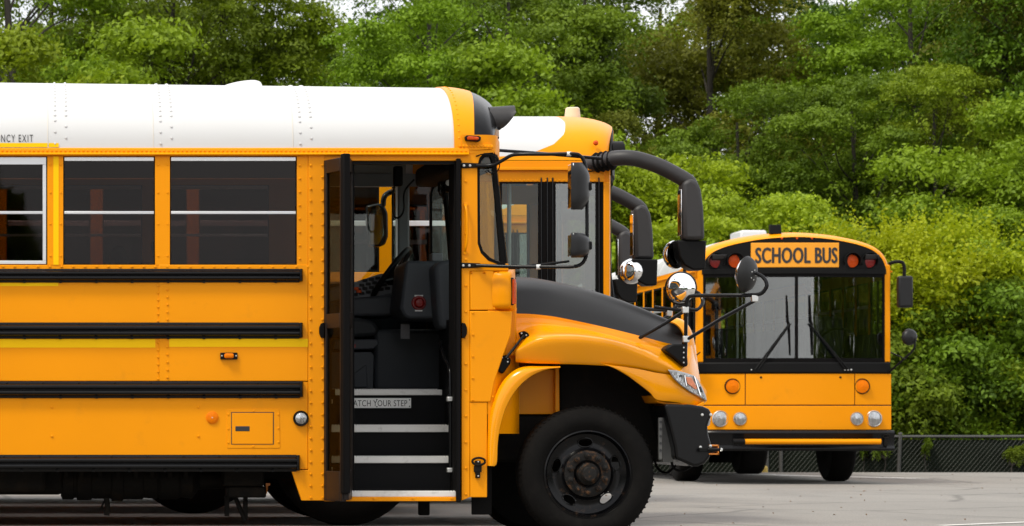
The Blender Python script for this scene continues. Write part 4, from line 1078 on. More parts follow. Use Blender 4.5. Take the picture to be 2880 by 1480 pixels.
# near side: seen from behind
root, c_ = cross(0)
ax = Vector((-.78, .62, .12)).normalized()
mb = MB(); mb.lathe([(.0, -.050), (.06, -.045), (.098, -.028), (.114, -.004), (.118, .004), (.114, .010)], c_, ax, 40); dsh = obj('mirror_dish', mb, PLAST, root)
mb = MB(); mb.lathe([(.113, .006), (.10, .026), (.075, .044), (.04, .054), (0, .058)], c_, ax, 36); obj('mirror_glass', mb, CHROME, dsh)
mb = MB()
u_ = ax.orthogonal().normalized(); v_ = ax.cross(u_)
for k in range(5): t = 2 * math.pi * k / 5; mb.dome(c_ - ax * .047 + (u_ * math.cos(t) + v_ * math.sin(t)) * .032, -ax, .0055)
obj('screw', mb, STEELB, dsh)
root, c_ = cross(0, True)
c_ = Vector(PX(1915, 811, 2.25)); ax = Vector((-.50, -.86, .05)).normalized()
mb = MB(); mb.lathe([(.0, -.050), (.06, -.045), (.098, -.028), (.114, -.004), (.120, .004), (.116, .010)], c_, ax, 40); dsh = obj('mirror_dish', mb, PLAST, root)
mb = MB(); mb.lathe([(.113, .006), (.10, .026), (.075, .044), (.04, .054), (0, .058)], c_, ax, 36); obj('mirror_glass', mb, CHROME, dsh)
mb = MB(); mb.tube(spline([PX(1925, 866, 2.2), PX(1958, 872, 2.2), PX(1976, 852, 2.25), PX(1966, 826, 2.3), PX(1935, 815, 2.32)], 5), .0125, 8); mb.tube([PX(1840, 864, 2.2), PX(1925, 874, 2.2)], .0125, 8); obj('mirror_brace', mb, BLKP, root)
q = B('rivets', riv_y, YEL); q['kind'] = 'stuff'
q = B('roof_rivets', riv_w, WHITE); q['kind'] = 'stuff'
# ------------------------------------------------------------------ flat-fronted school buses
CACHE = {}
def tx(u): return (u - 1715) / 376
def tz(v): return HC + (V0 - v) / 376
def fz2(v): return HC + (V0 - v) / 224          # heights read off the bus that faces the camera
def fy(u): return (u - 2234) / 224
LEN = 10.9
class Transit:
    def __init__(s, name, label, loc, rz, mirrors, extras=()):
        s.root = thing(name, label, 'school bus', loc, rz, 'yellow school buses on the lot')
        s.mirrors = mirrors; s.extras = extras; s.n = 0
        s.build()
    def P(s, name, fn, m, parent=None, key=None, stuff=False, **k):
        key = (key or name) + str(s.n); s.n += 1
        if key not in CACHE:
            mb = MB(); fn(mb); CACHE[key] = mb.mesh(name, m, off=(0, 0, 0))
        o = link(name, CACHE[key], parent or s.root, **k)
        if stuff: o['kind'] = 'stuff'
        return o
    def build(s):
        P = s.P
        Hh = 1.22
        # skins
        door0, door1 = tx(1390), tx(1697)
        zb, zs, zt, zg = 0.47, 1.90, 2.575, 2.735
        P('side_panel', lambda m: m.box(-LEN, door0, -Hh, -Hh + .035, zb, zs), YEL, bevel=.004)
        P('side_panel', lambda m: m.box(-LEN, -.16, Hh - .035, Hh, zb, zs), YEL, bevel=.004)
        for sgn in (-1, 1):
            y0, y1 = sorted((sgn * Hh, sgn * (Hh - .035)))
            P('window_header', lambda m: m.box(-LEN, -.04, y0, y1, zt, zg), YEL, bevel=.004)
            yg = sorted((sgn * Hh, sgn * (Hh + .03)))
            P('drip_rail', lambda m: m.box(-LEN, -.05, yg[0], yg[1], zg - .075, zg - .055), YEL, bevel=.004)
            for v0 in (1.72, 1.25, .92):
                yr = sorted((sgn * Hh, sgn * (Hh + .035)))
                P('rub_rail', lambda m: m.box(-LEN, door0 - .05 if sgn < 0 else -.3, yr[0], yr[1], v0, v0 + .09), BLKP, bevel=.012)
            x = door0 - .135 if sgn < 0 else -1.05
            k = 0
            while x - .72 > -LEN:
                px = x - .72
                P('window_pillar', lambda m: m.box(px - .005, px + .088, y0, y1, zs, zt), YEL, key='pil%d%d' % (sgn, k), bevel=.003)
                ya_, yb_ = sorted((sgn * 1.216, sgn * 1.19))
                xa, xc = px + .088, x - .005
                O_ = [(xa, zs), (xc, zs), (xc, zt), (xa, zt)]; I_ = [(xa + .012, zs + .020), (xc - .012, zs + .020), (xc - .012, zt - .022), (xa + .012, zt - .022)]
                wn = P('window', lambda m: m.add([(p[0], ya_, p[1]) for p in O_ + I_] + [(p[0], yb_, p[1]) for p in O_ + I_],
                       [f for i in range(4) for j in [(i + 1) % 4] for f in ((i, j, 4 + j, 4 + i), (8 + i, 12 + i, 12 + j, 8 + j), (i, 8 + i, 8 + j, j), (4 + i, 4 + j, 12 + j, 12 + i))]), BLKS, key='wn%d%d' % (sgn, k))
                P('sash_bar', lambda m: m.box(px + .098, x - .013, *sorted((sgn * 1.222, sgn * 1.192)), 2.245, 2.285), ALU, wn, key='ws%d%d' % (sgn, k), bevel=.003)
                P('pane', lambda m: m.box(px + .098, x - .013, *sorted((sgn * 1.206, sgn * 1.202)), zs + .02, zt - .02), TINT, wn, key='wp%d%d' % (sgn, k))
                x = px; k += 1
        P('window_pillar', lambda m: m.box(door0 - .14, door0, -Hh - .002, -Hh + .035, zs - .3, zt), YEL, bevel=.003)
        P('window_pillar', lambda m: m.box(-1.05, -.96, Hh - .035, Hh, zs, zt), YEL, bevel=.003)
        dw = P('driver_window', lambda m: [m.box(-.96, -.94, 1.19, 1.216, zs, zt), m.box(-.24, -.22, 1.19, 1.216, zs, zt), m.box(-.62, -.60, 1.19, 1.216, zs, zt)], BLKS)
        P('pane', lambda m: m.box(-.94, -.24, 1.20, 1.204, zs, zt), CLEAR, dw)
        P('corner_post', lambda m: m.box(-.22, -.04, Hh - .03, Hh, zs - .4, zt), YEL, bevel=.008)
        P('corner_post', lambda m: m.box(door1, -.0, -Hh, -Hh + .045, zb, zt), YEL, bevel=.008)
        # rear
        prof = [(1.22, zg), (1.185, 2.83), (1.13, 2.91), (1.03, 2.985), (.88, 3.045), (.70, 3.09), (.48, 3.13), (.24, 3.155), (0, 3.165)]
        full = [(-a, b) for a, b in prof] + [(a, b) for a, b in reversed(prof[:-1])]
        P('rear_wall', lambda m: m.prism([(-1.215, zb), (1.215, zb)] + [(y * .995, z - .005) for y, z in reversed(full)], -LEN, -LEN + .05, 'x'), YEL)
        P('rear_lining', lambda m: m.box(-LEN + .055, -LEN + .06, -1.17, 1.17, .9, 2.7), INTG)
        # roof: white with the yellow front sweeping back along the gutter
        fs = spline(full, 3)
        def hh(z): return max(0, min(1, (z - zg) / (3.165 - zg)))
        def xb(h):
            t = [(0, -1.25), (.05, -.80), (.14, -.56), (.3, -.40), (.5, -.315), (.75, -.275), (1, -.27)]
            for (a, va), (b, vb) in zip(t, t[1:]):
                if h <= b: 
                    q = (h - a) / (b - a); q = q * q * (3 - 2 * q) * .3 + q * .7
                    return va + (vb - va) * q
            return -.27
        P('roof', lambda m: m.grid([[(-LEN + (xb(hh(z)) + LEN) * t, y, z + (.004 if z > zg + .01 else 0)) for y, z in fs] for t in (0, .25, .5, .75, .9, 1)]), WHITE)
        def dome(m):
            rows = [[(xb(hh(z)) + (-.2 - xb(hh(z))) * t, y, z + .004) for y, z in fs] for t in (0, .33, .66, 1)]
            for k in range(1, 9):
                a = math.pi / 2 * k / 8
                d = .075 * (1 - math.cos(a))
                rows.append([(-.2 + .2 * math.sin(a) + .18 * (1 - (y / 1.22) ** 2) * k / 8, y * (1 - d / 1.22), z + .004 - d * (.25 + .75 * hh(z))) for y, z in fs])
            m.grid(rows)
        P('roof_cap', dome, YEL)
        def ribs(m):
            for k in range(1, 14): m.grid([[(-LEN + .75 * k + dx, y, z + dz) for y, z in fs] for dx, dz in ((-.02, .004), (-.015, .012), (.015, .012), (.02, .004))])
        P('roof_seam', ribs, WHITE, stuff=True)
        def rv(m):
            for k in range(10): m.dome((door0 - .035 - .075 * (k % 2), -1.223, 1.72 + .085 * k), (0, -1, 0), .0085, n=6)
            for sgn in (-1, 1):
                for k in range(110): m.dome((-.08 - k * .033 * (1 if k < 40 else 2.2), sgn * 1.222, zt + .012), (0, sgn, 0), .0085, n=6)
        P('rivets', rv, YEL, stuff=True)
        # front face -----------------------------------------------------
        X0 = .0
        def bow(y): return .18 * (1 - (y / 1.22) ** 2)
        def face(m, y0, y1, z0, z1, dx=0, th=.03, n=10):
            rows = []
            for k in range(n + 1):
                y = y0 + (y1 - y0) * k / n
                rows.append([(bow(y) + dx - th, y, z0), (bow(y) + dx, y, z0), (bow(y) + dx, y, z1), (bow(y) + dx - th, y, z1), (bow(y) + dx - th, y, z0)])
            m.grid(rows)
            for r_ in (rows[0], rows[-1]): m.add(r_[:4], [(0, 1, 2, 3)])
        zh0 = fz2(757)
        def brow(m):
            rows = []
            ff = [(y * (1 - .075 / 1.22), z - .075 * (.25 + .75 * hh(z))) for y, z in fs]
            for t in (0, .15, .4, .7, .98): rows.append([(bow(y) - .006, y, zh0 - .02 + (z - zh0 + .02) * t) for y, z in ff])
            m.grid(rows)
        P('brow_panel', brow, BLKS, solid=.012)
        P('header_lip', lambda m: face(m, -1.15, 1.15, fz2(772), fz2(757), .012, .04), BLKS, bevel=.004)
        P('dash_strip', lambda m: face(m, -1.20, 1.20, fz2(1051), fz2(1019), .03, .06), BLKS, bevel=.02)
        P('front_post', lambda m: face(m, -1.20, -1.135, fz2(1019), fz2(745), -.004, .05, 3), YEL, bevel=.01)
        P('front_post', lambda m: face(m, 1.135, 1.20, fz2(1019), fz2(745), -.004, .05, 3), YEL, bevel=.01)
        fr = P('windscreen', lambda m: [face(m, -1.135, 1.135, fz2(1019), fz2(1008), .0, .03), face(m, -1.135, -1.105, fz2(1008), fz2(772), .0, .03, 2), face(m, 1.105, 1.135, fz2(1008), fz2(772), .0, .03, 2), face(m, -.018, .018, fz2(1008), fz2(772), .003, .03, 2), face(m, -1.105, 1.105, fz2(781), fz2(772), .0, .03)], RUBBER)
        P('pane', lambda m: face(m, -1.105, -.018, fz2(1008), fz2(781), -.012, .005), SHIELD, fr)
        P('pane', lambda m: face(m, .018, 1.105, fz2(1008), fz2(781), -.012, .005), SHIELD, fr)
        yl, yr_ = fy(2093), fy(2398)
        P('front_panel', lambda m: face(m, -1.215, yl - .008, fz2(1139), fz2(1052), .012), YEL, bevel=.006)
        P('front_panel', lambda m: face(m, yl + .004, yr_ - .004, fz2(1139), fz2(1052), .014), YEL, bevel=.006)
        P('front_panel', lambda m: face(m, yr_ + .008, 1.215, fz2(1139), fz2(1052), .012), YEL, bevel=.006)
        P('front_panel', lambda m: face(m, -1.215, 1.215, fz2(1209), fz2(1142), .016), YEL, bevel=.006)
        P('front_backing', lambda m: face(m, -1.21, 1.21, fz2(1212), fz2(1045), -.012, .04), INK)
        for u in (2135, 2357): P('panel_latch', lambda m: m.lathe([(.014, 0), (.014, .006), (0, .007)], (bow(fy(u)) + .014, fy(u), fz2(1062)), (1, 0, 0), 12), BLKS)
        def bump(m):
            z0, z1 = fz2(1268), fz2(1211)
            rows = []
            for k in range(17):
                y = -1.245 + 2.49 * k / 16; b = .16 * (1 - (y / 1.245) ** 2) + (0 if abs(y) < 1.2 else -.05)
                rows.append([(-.25, y, z1), (.11 + b, y, z1), (.13 + b, y, z1 - .03), (.11 + b, y, z1 - .07), (.11 + b, y, z0 + .06), (.14 + b, y, z0 + .03), (.12 + b, y, z0), (-.25, y, z0)])
            m.grid(rows)
            for r_ in (rows[0], rows[-1]): m.add(r_, [tuple(range(8))])
        bu = P('front_bumper', bump, BLKP, bevel=.008)
        def bar(m):
            for k in range(10):
                pass
            m.tube([(.30, fy(2078), fz2(1242)), (.31, fy(2240), fz2(1242)), (.29, fy(2462), fz2(1242))], .034, 10)
        ga = P('crossing_gate', bar, YEL)
        P('gate_sleeve', lambda m: m.tube([(.297, fy(2052), fz2(1242)), (.301, fy(2084), fz2(1242))], .037, 10), BLKS, ga)
        P('tow_hook', lambda m: [m.tube([(.155, 1.12 + .045 * math.cos(t), fz2(1227) + .02 * math.sin(t)) for t in [2 * math.pi * k / 12 for k in range(13)]], .010, 6), m.box(.11, .16, 1.095, 1.135, fz2(1255), fz2(1229))], UNDER)
        def lamp(u, v, r, name, lens, x=.016, rim=STEELB, depth=.012, visor=False):
            y, z = fy(u), fz2(v); xx = bow(y) + x
            l_ = P(name, lambda m: m.lathe([(r, -.02), (r, depth), (r * .93, depth + .008), (r * .88, depth)], (xx, y, z), (1, 0, 0), 32), rim)
            P('lens', lambda m: m.lathe([(r * .92, 0), (r * .86, depth), (r * .5, depth + .008), (r * .18, depth + .010), (0, depth + .014)], (xx, y, z), (1, 0, 0), 28), lens, l_)
            if visor:
                P('visor', lambda m: m.grid([[(xx + q, y + r * 1.12 * math.cos(t), z + r * 1.12 * math.sin(t)) for t in [math.pi * (-.15 + 1.3 * k / 16) for k in range(17)]] for q in (-.01, .08 if True else 0)]), BLKS, l_, solid=.006)
        for u in (2025, 2454): lamp(u, 1178, .103, 'headlamp', LENSW)
        for u in (2078, 2404): lamp(u, 1178, .084, 'driving_lamp', LENSW)
        for u in (2058, 2420): lamp(u, 1087, .098, 'turn_signal', AMBER, .012, BLKS)
        for u, mm in ((2014, RED), (2065, ORRED), (2391, ORRED), (2441, RED)): lamp(u, 736, .092, 'warning_lamp', mm, -.004, BLKP, .008, True)
        # sign
        y0, y1, z0, z1 = fy(2108), fy(2353), fz2(754), fz2(685)
        sg = P('school_bus_sign', lambda m: face(m, y0, y1, z0, z1, .008, .03, 14), SIGNY, bevel=.006)
        if 'sbtxt' not in CACHE:
            me = text_mesh('lettering', 'SCHOOL BUS', fy(2346) - fy(2119), fz2(699) - fz2(742), INK, 1.04)
            # heavier strokes: spread three copies a little sideways
            M = Matrix(((0, -1, 0), (1, 0, 0), (0, 0, 1))).to_4x4(); M.translation = (.0105, fy(2119), fz2(742))
            me.transform(M)
            bm = bmesh.new(); bm.from_mesh(me)
            g0 = bm.verts[:] + bm.edges[:] + bm.faces[:]
            for dy, dz, dx in ((.010, 0, .0006), (.005, .005, .0012), (.005, -.005, .0018), (.014, .002, .0024)):
                r_ = bmesh.ops.duplicate(bm, geom=g0)
                bmesh.ops.translate(bm, vec=(dx, dy, dz), verts=[q for q in r_['geom'] if isinstance(q, bmesh.types.BMVert)])
            for q in bm.verts: q.co.x += bow(q.co.y)
            bm.to_mesh(me); bm.free()
            CACHE['sbtxt'] = me
        link('lettering', CACHE['sbtxt'], sg)
        for u in (2193, 2235, 2277):
            P('clearance_lamp', lambda m: m.dome((.172, fy(u), fz2(673)), (1, 0, 0), .016, .02, 10), ORRED)
        # wipers
        for u0, ut, ub in ((2118, 2215, 2208), (2378, 2268, 2272)):
            wp = P('wiper', lambda m: [m.tube([(.19, fy(u0), fz2(1040)), (.205, fy(ut), fz2(912))], .010, 6), m.tube([(.19, fy(u0 + (9 if u0 < 2200 else -9)), fz2(1040)), (.205, fy(ut + 2), fz2(912))], .008, 6)], BLKS)
            P('blade', lambda m: m.tube([(.19, fy(ub - 2), fz2(832)), (.197, fy(ub + 1), fz2(905)), (.197, fy(ub + 4), fz2(912)), (.19, fy(ub + (8 if ub < 2240 else 6)), fz2(1000))], [.007, .014, .014, .007], 6), RUBBER, wp)
            P('pivot', lambda m: [m.dome((.155, fy(u0 + k), fz2(1041)), (1, 0, 0), .014, .02) for k in (-9, 0, 9)], STEELB, wp)
        # entrance door on the right-hand side
        du = lambda u: tx(u)
        dr = P('entrance_door', lambda m: [m.box(du(1392), du(1697), -1.218, -1.18, tz(516), tz(489)), m.box(du(1392), du(1412), -1.218, -1.18, .42, tz(516)), m.box(du(1515), du(1563), -1.222, -1.18, .42, tz(516)), m.box(du(1676), du(1697), -1.218, -1.18, .42, tz(516)), m.box(du(1412), du(1515), -1.216, -1.18, .42, .62), m.box(du(1563), du(1676), -1.216, -1.18, .42, .62)], RUBBER, bevel=.004)
        P('door_seal', lambda m: [m.box(du(u), du(u + 4), -1.232, -1.20, .44, tz(500)) for u in (1520, 1537, 1552, 1682)], BLKP, dr, bevel=.004)
        P('pane', lambda m: m.box(du(1412), du(1515), -1.203, -1.198, .62, tz(516)), CLEAR, dr)
        P('pane', lambda m: m.box(du(1563), du(1676), -1.203, -1.198, .62, tz(516)), SHIELD, dr)
        # inside
        P('floor', lambda m: m.box(-LEN + .05, -.05, -1.18, 1.18, .92, .97), FLOORM)
        P('inner_lining', lambda m: [m.box(-LEN + .06, door0, -1.18, -1.17, .97, zs), m.box(-LEN + .06, -.2, 1.17, 1.18, .97, zs)], INTG)
        P('ceiling_lining', lambda m: m.grid([[(x, y * .96, zg + (z - zg) * .85 - .01) for y, z in fs] for x in (-LEN + .06, -.25)]), INTL)
        for k in range(11):
            for y0_, y1_ in ((-1.15, -.25), (.25, 1.15)):
                xx = -1.7 - .78 * k
                st = P('bench_seat', lambda m: m.box(xx - .42, xx, y0_, y1_, 1.25, 1.42), SEATM, bevel=.04)
                P('seat_back', lambda m: m.prism([(xx - .46, 1.32), (xx - .37, 1.32), (xx - .50, 2.02), (xx - .60, 2.02)], y0_, y1_), SEATM, st, bevel=.05)
        ds = P('driver_seat', lambda m: m.box(-1.25, -.75, .42, .92, 1.35, 1.5), SEATM, bevel=.05)
        P('seat_back', lambda m: m.prism([(-1.28, 1.45), (-1.15, 1.45), (-1.26, 2.15), (-1.36, 2.15)], .42, .92), SEATM, ds, bevel=.05)
        P('steering_wheel', lambda m: m.tube([(-.58 + .13 * math.sin(t), .67 + .23 * math.cos(t), 1.78 + .19 * math.sin(t)) for t in [2 * math.pi * k / 28 for k in range(29)]], .016, 8, cap=False), BLKS)
        P('dashboard', lambda m: m.box(-.42, -.04, -.55, 1.16, .97, 1.52), INTG, bevel=.06)
        P('handrail', lambda m: [m.tube([(-.72, -1.0, .97), (-.72, -1.0, 2.6)], .016, 8), m.tube([(-1.0, -.5, 1.0), (-1.0, -.5, 2.7)], .016, 8)], ALU)
        P('cab_fan', lambda m: m.lathe([(.10, 0), (.11, .02), (.08, .06), (.05, .12)], (-.25, .3, 2.52), (1, 0, 0), 16), BLKS)
        # chassis and wheels
        P('underfloor', lambda m: m.box(-LEN + .05, -.05, -1.16, 1.16, .80, .86), UNDER)
        P('chassis_rail', lambda m: [m.box(-LEN + .1, -.1, y, y + .09, .50, .80) for y in (-.48, .40)], UNDER, stuff=True)
        P('axle', lambda m: [m.tube([(-1.96, -1.0, .5), (-1.96, 1.0, .5)], .08, 8), m.tube([(-7.6, -1.0, .52), (-7.6, 1.0, .52)], .11, 8)], UNDER)
        P('tank', lambda m: m.box(-6.3, -4.6, -.35, .35, .42, .75), UNDER, bevel=.05)
        for i, (x, y, wd, sg_) in enumerate(((-1.96, -1.13, .29, -1), (-1.96, 1.13, .29, 1), (-7.6, -1.17, .36, -1), (-7.6, 1.17, .36, 1))):
            k = 'wheel%d' % i
            if k not in CACHE:
                plain_wheel(x, y, .545, .545, .30, wd, sg_, s.root, (0, 0, 0))
                ch = [c for c in s.root.children if c.name.split('.')[0] == 'wheel'][-1]
                CACHE[k] = (ch.data, ch.children[0].data)
            else:
                wh = link('wheel', CACHE[k][0], s.root); link('tyre', CACHE[k][1], wh)
        for y in (-1.1, 1.1):
            P('mudflap', lambda m: m.box(-8.4, -8.38, min(y, y * .5), max(y, y * .5), .16, .7), RUBBER)
        # roof fittings
        if 'beacon' in s.extras:
            be = P('roof_beacon', lambda m: m.lathe([(.0, .088), (.045, .086), (.055, .078), (.064, .0), (.064, 0), (0, 0)], (-.07, .0, 3.168), (0, 0, 1), 24), BEACON)
            P('beacon_base', lambda m: m.lathe([(.072, -.02), (.072, .008), (.0, .008)], (-.07, .0, 3.162), (0, 0, 1), 24), BLKS, be)
        if 'hatch' in s.extras:
            P('roof_hatch', lambda m: m.box(-1.9, -1.2, -.42, -.08, 3.12, 3.265), WHITE, bevel=.03)
            P('roof_camera', lambda m: m.prism([(-.05, 3.14), (.05, 3.14), (.03, 3.255), (-.055, 3.255)], -.30, -.16) and m.box(-.3, -.18, -.075, .075, 3.15, 3.165), BLKS, bevel=.006)
        P('marker_lamp', lambda m: m.dome((tx(1677), -1.195, tz(402)), (0, -1, .3), .020, .022, 12), ORRED)
        for y in (-.95, .95):
            P('lamp_visor', lambda m: m.prism([(.05, 2.80), (.12, 2.82), (.155, 2.875), (.05, 2.875)], y - .09, y + .09), MIRB, bevel=.01)
        # mirrors
        for sgn in (-1, 1):
            if s.mirrors == 'arm':
                yb_ = sgn * 1.38
                def Q(u, v, y): return ((u - 1715) / 381 + (.17 if sgn > 0 and u > 1725 else 0), y, HC + (V0 - v) / 381)
                pts = [Q(1655, 455, sgn * 1.20), Q(1680, 448, sgn * 1.25), Q(1720, 440, sgn * 1.34), Q(1760, 440, yb_), Q(1800, 448, yb_), Q(1850, 466, yb_), Q(1900, 492, yb_), Q(1925, 508, yb_), Q(1933, 522, yb_)]
                ar = P('mirror_arm', lambda m: m.tube(spline(pts, 4), [.058] * 33, 14), MIRB, key='arm%d' % sgn)
                bel = [Q(1668, 452, sgn * 1.22)] + [Q(1672 + 6 * k, 449 - k * .7, sgn * (1.22 + .013 * k)) for k in range(9)]
                P('bellows', lambda m: m.tube(bel, [.06] + [.062 + .016 * (k % 2) for k in range(9)], 14), RUBBER, ar, key='bel%d' % sgn)
                hs = [(1902, 512), (1925, 498), (1946, 508), (1956, 530), (1963, 580), (1967, 674), (1906, 674), (1904, 590)]
                hp_ = [(Q(u, v, 0)[0], Q(u, v, 0)[2]) for u, v in hs]
                P('mirror_housing', lambda m: m.prism(hp_, *sorted((yb_ - .085, yb_ + .085))), MIRB, ar, key='hou%d' % sgn, bevel=.03, segs=3)
                pd = [(1891, 673), (1973, 675), (1970, 757), (1936, 758), (1912, 745), (1897, 720)]
                pp = [(Q(u, v, 0)[0], Q(u, v, 0)[2]) for u, v in pd]
                po = P('mirror_pod', lambda m: m.prism(pp, *sorted((yb_ - .05 * sgn - .10, yb_ - .05 * sgn + .10))), BLKS, ar, key='pod%d' % sgn, bevel=.012)
                xm = Q(1904, 0, 0)[0]
                zc1, zc0 = Q(0, 660, 0)[2], Q(0, 530, 0)[2]
                P('mirror_glass', lambda m: m.box(xm - .010, xm - .002, *sorted((yb_ - .065, yb_ + .065)), zc1, zc0), CHROME, ar, key='mg%d' % sgn, bevel=.004)
                cpos = Vector(Q(1914, 712, yb_ - sgn * .02)); axx = Vector((-.62, -.78 if sgn > 0 else .78, 0))
                P('convex_mirror', lambda m: m.lathe([(.105, .07), (.106, .09), (.098, .112), (.075, .138), (.04, .152), (0, .156)], cpos, axx, 24), CHROME, ar, key='cm%d' % sgn)
            else:
                y1_ = 1.36 * sgn
                ar = P('mirror_arm', lambda m: [m.tube(spline([(-.02, sgn * 1.2, fz2(742)), (.03, sgn * 1.27, fz2(737)), (.05, sgn * 1.35, fz2(740)), (.05, sgn * 1.37, fz2(758)), (.05, sgn * 1.37, fz2(780))], 4), .022, 8)], BLKS, key='sa%d' % sgn)
                P('mirror', lambda m: m.box(-.02, .09, *sorted((sgn * 1.285, sgn * 1.475)), fz2(866), fz2(777)), BLKM, ar, key='sm%d' % sgn, bevel=.03, segs=3)
                P('mirror_glass', lambda m: m.box(-.026, -.018, *sorted((sgn * 1.30, sgn * 1.46)), fz2(860), fz2(783)), CHROME, ar, key='sg%d' % sgn)
                cr_ = P('crossover_arm', lambda m: [m.tube(spline([(.06, sgn * 1.19, fz2(1045)), (.2, sgn * 1.28, fz2(1020)), (.3, sgn * 1.42, fz2(985)), (.3, sgn * 1.44, fz2(955))], 4), .013, 8), m.tube([(.1, sgn * 1.19, fz2(992)), (.28, sgn * 1.33, fz2(1012))], .010, 6)], BLKS, key='ca%d' % sgn)
                P('convex_mirror', lambda m: m.lathe([(.0, -.0), (.07, .01), (.10, .04), (.105, .07), (.10, .085), (0, .085)], (.33, sgn * 1.40, fz2(950)), (-.9, -.35 * sgn, 0), 24), BLKM, cr_, key='cc%d' % sgn)
OFF = (0, 0, 0)
Transit('flat_front_bus', 'flat-front school bus with cream roof beacon, parked directly behind the long-nosed bus', (4.295, 23.4 + 1.22, 0), 0, 'arm', ('beacon',))
Transit('flat_front_bus', 'flat-front school bus set back between the beacon bus and the next one, mostly hidden', (3.31, 26.55 + 1.22, 0), 0, 'small')
Transit('flat_front_bus', 'flat-front school bus farthest back in the row, its mirror arm showing behind the beacon bus', (5.0, 29.7 + 1.22, 0), 0, 'arm')
c5 = (9.52, 39.3)
Transit('flat_front_bus', 'school bus facing the camera with its SCHOOL BUS sign, standing alone at the right', (c5[0], c5[1], 0), R(-91.3), 'small', ('hatch',))
# ------------------------------------------------------------------ chain-link fence
FY, FTOP = 52.2, 0.54
GALV = mat('weathered_galvanised_steel', (0.085, 0.085, 0.08), 0.6, metal=.4, var=.2, vscale=4)
WIRE = mat('dark_fence_wire', (0.07, 0.075, 0.065), 0.6, metal=.4, var=.3, vscale=3)
fe = thing('chain_link_fence', 'low chain-link fence with grey top rail at the far edge of the lot', 'fence', (14, FY, -.76))
FO = (14, FY, -.76)
mb = MB(); mb.tube([(2 + k * 2, FY, FTOP + .006 * math.sin(k * 1.7)) for k in range(15)], .024, 8); obj('top_rail', mb, GALV, fe, off=FO)
for u, ln in ((1930, 0), (2157, 0), (2196, 0), (2527, .03), (2960, 0), (3300, 0)):
    x = (u - U0) * FY / F
    mb = MB(); mb.tube([(x - ln, FY, -.76), (x + ln, FY, FTOP + .04)], .033, 8); mb.dome((x + ln, FY, FTOP + .04), (0, 0, 1), .04, .03); obj('fence_post', mb, GALV, fe, off=FO)
mb = MB()
x0, x1, zb, zt = 4.0, 22.0, -.74, FTOP - .02
p = .075; hgt = zt - zb
k = 0
while x0 + k * p < x1:
    a = x0 + k * p
    for dx in (hgt, -hgt):
        w_ = .0065
        mb.add([(a, FY + .004, zb), (a + w_, FY - .004, zb), (a + dx * .85 + w_, FY - .004, zt), (a + dx * .85, FY + .004, zt)], [(0, 1, 2, 3)])
    k += 1
q = obj('wire_mesh', mb, WIRE, fe, off=FO, smooth=False); q['kind'] = 'stuff'
mb = MB(); mb.grid([[(x, FY + .03 + .008 * math.sin(x * 3 + z * 4), z) for x in np.linspace(4, 22, 60)] for z in (-.74, -.3, .1, FTOP - .06)]); obj('shade_sheet', mb, mat('dark_green_shade_tone', (.012, .017, .011), .9, var=.5, vscale=3, bump=.3, bscale=60, spec=.1), fe, off=FO)  # dark sheet added behind the wires, standing in for shade under the trees
mp_ = thing('marker_post', 'short yellow marker post beside the fence, seen under the right-hand bus', 'post', ((2150 - U0) * 51 / F, 51, -.75))
mb = MB(); mb.tube([(0, 0, 0), (0, 0, .78)], .055, 10); mb.dome((0, 0, .78), (0, 0, 1), .055, .04, 10); obj('pole', mb, mat('faded_yellow_post', (.50, .36, .08), .6, var=.2), mp_, off=(0, 0, 0))
mb = MB(); mb.lathe([(.058, .62), (.058, .70)], (0, 0, 0), (0, 0, 1), 10); obj('band', mb, SIGNW, mp_, off=(0, 0, 0))

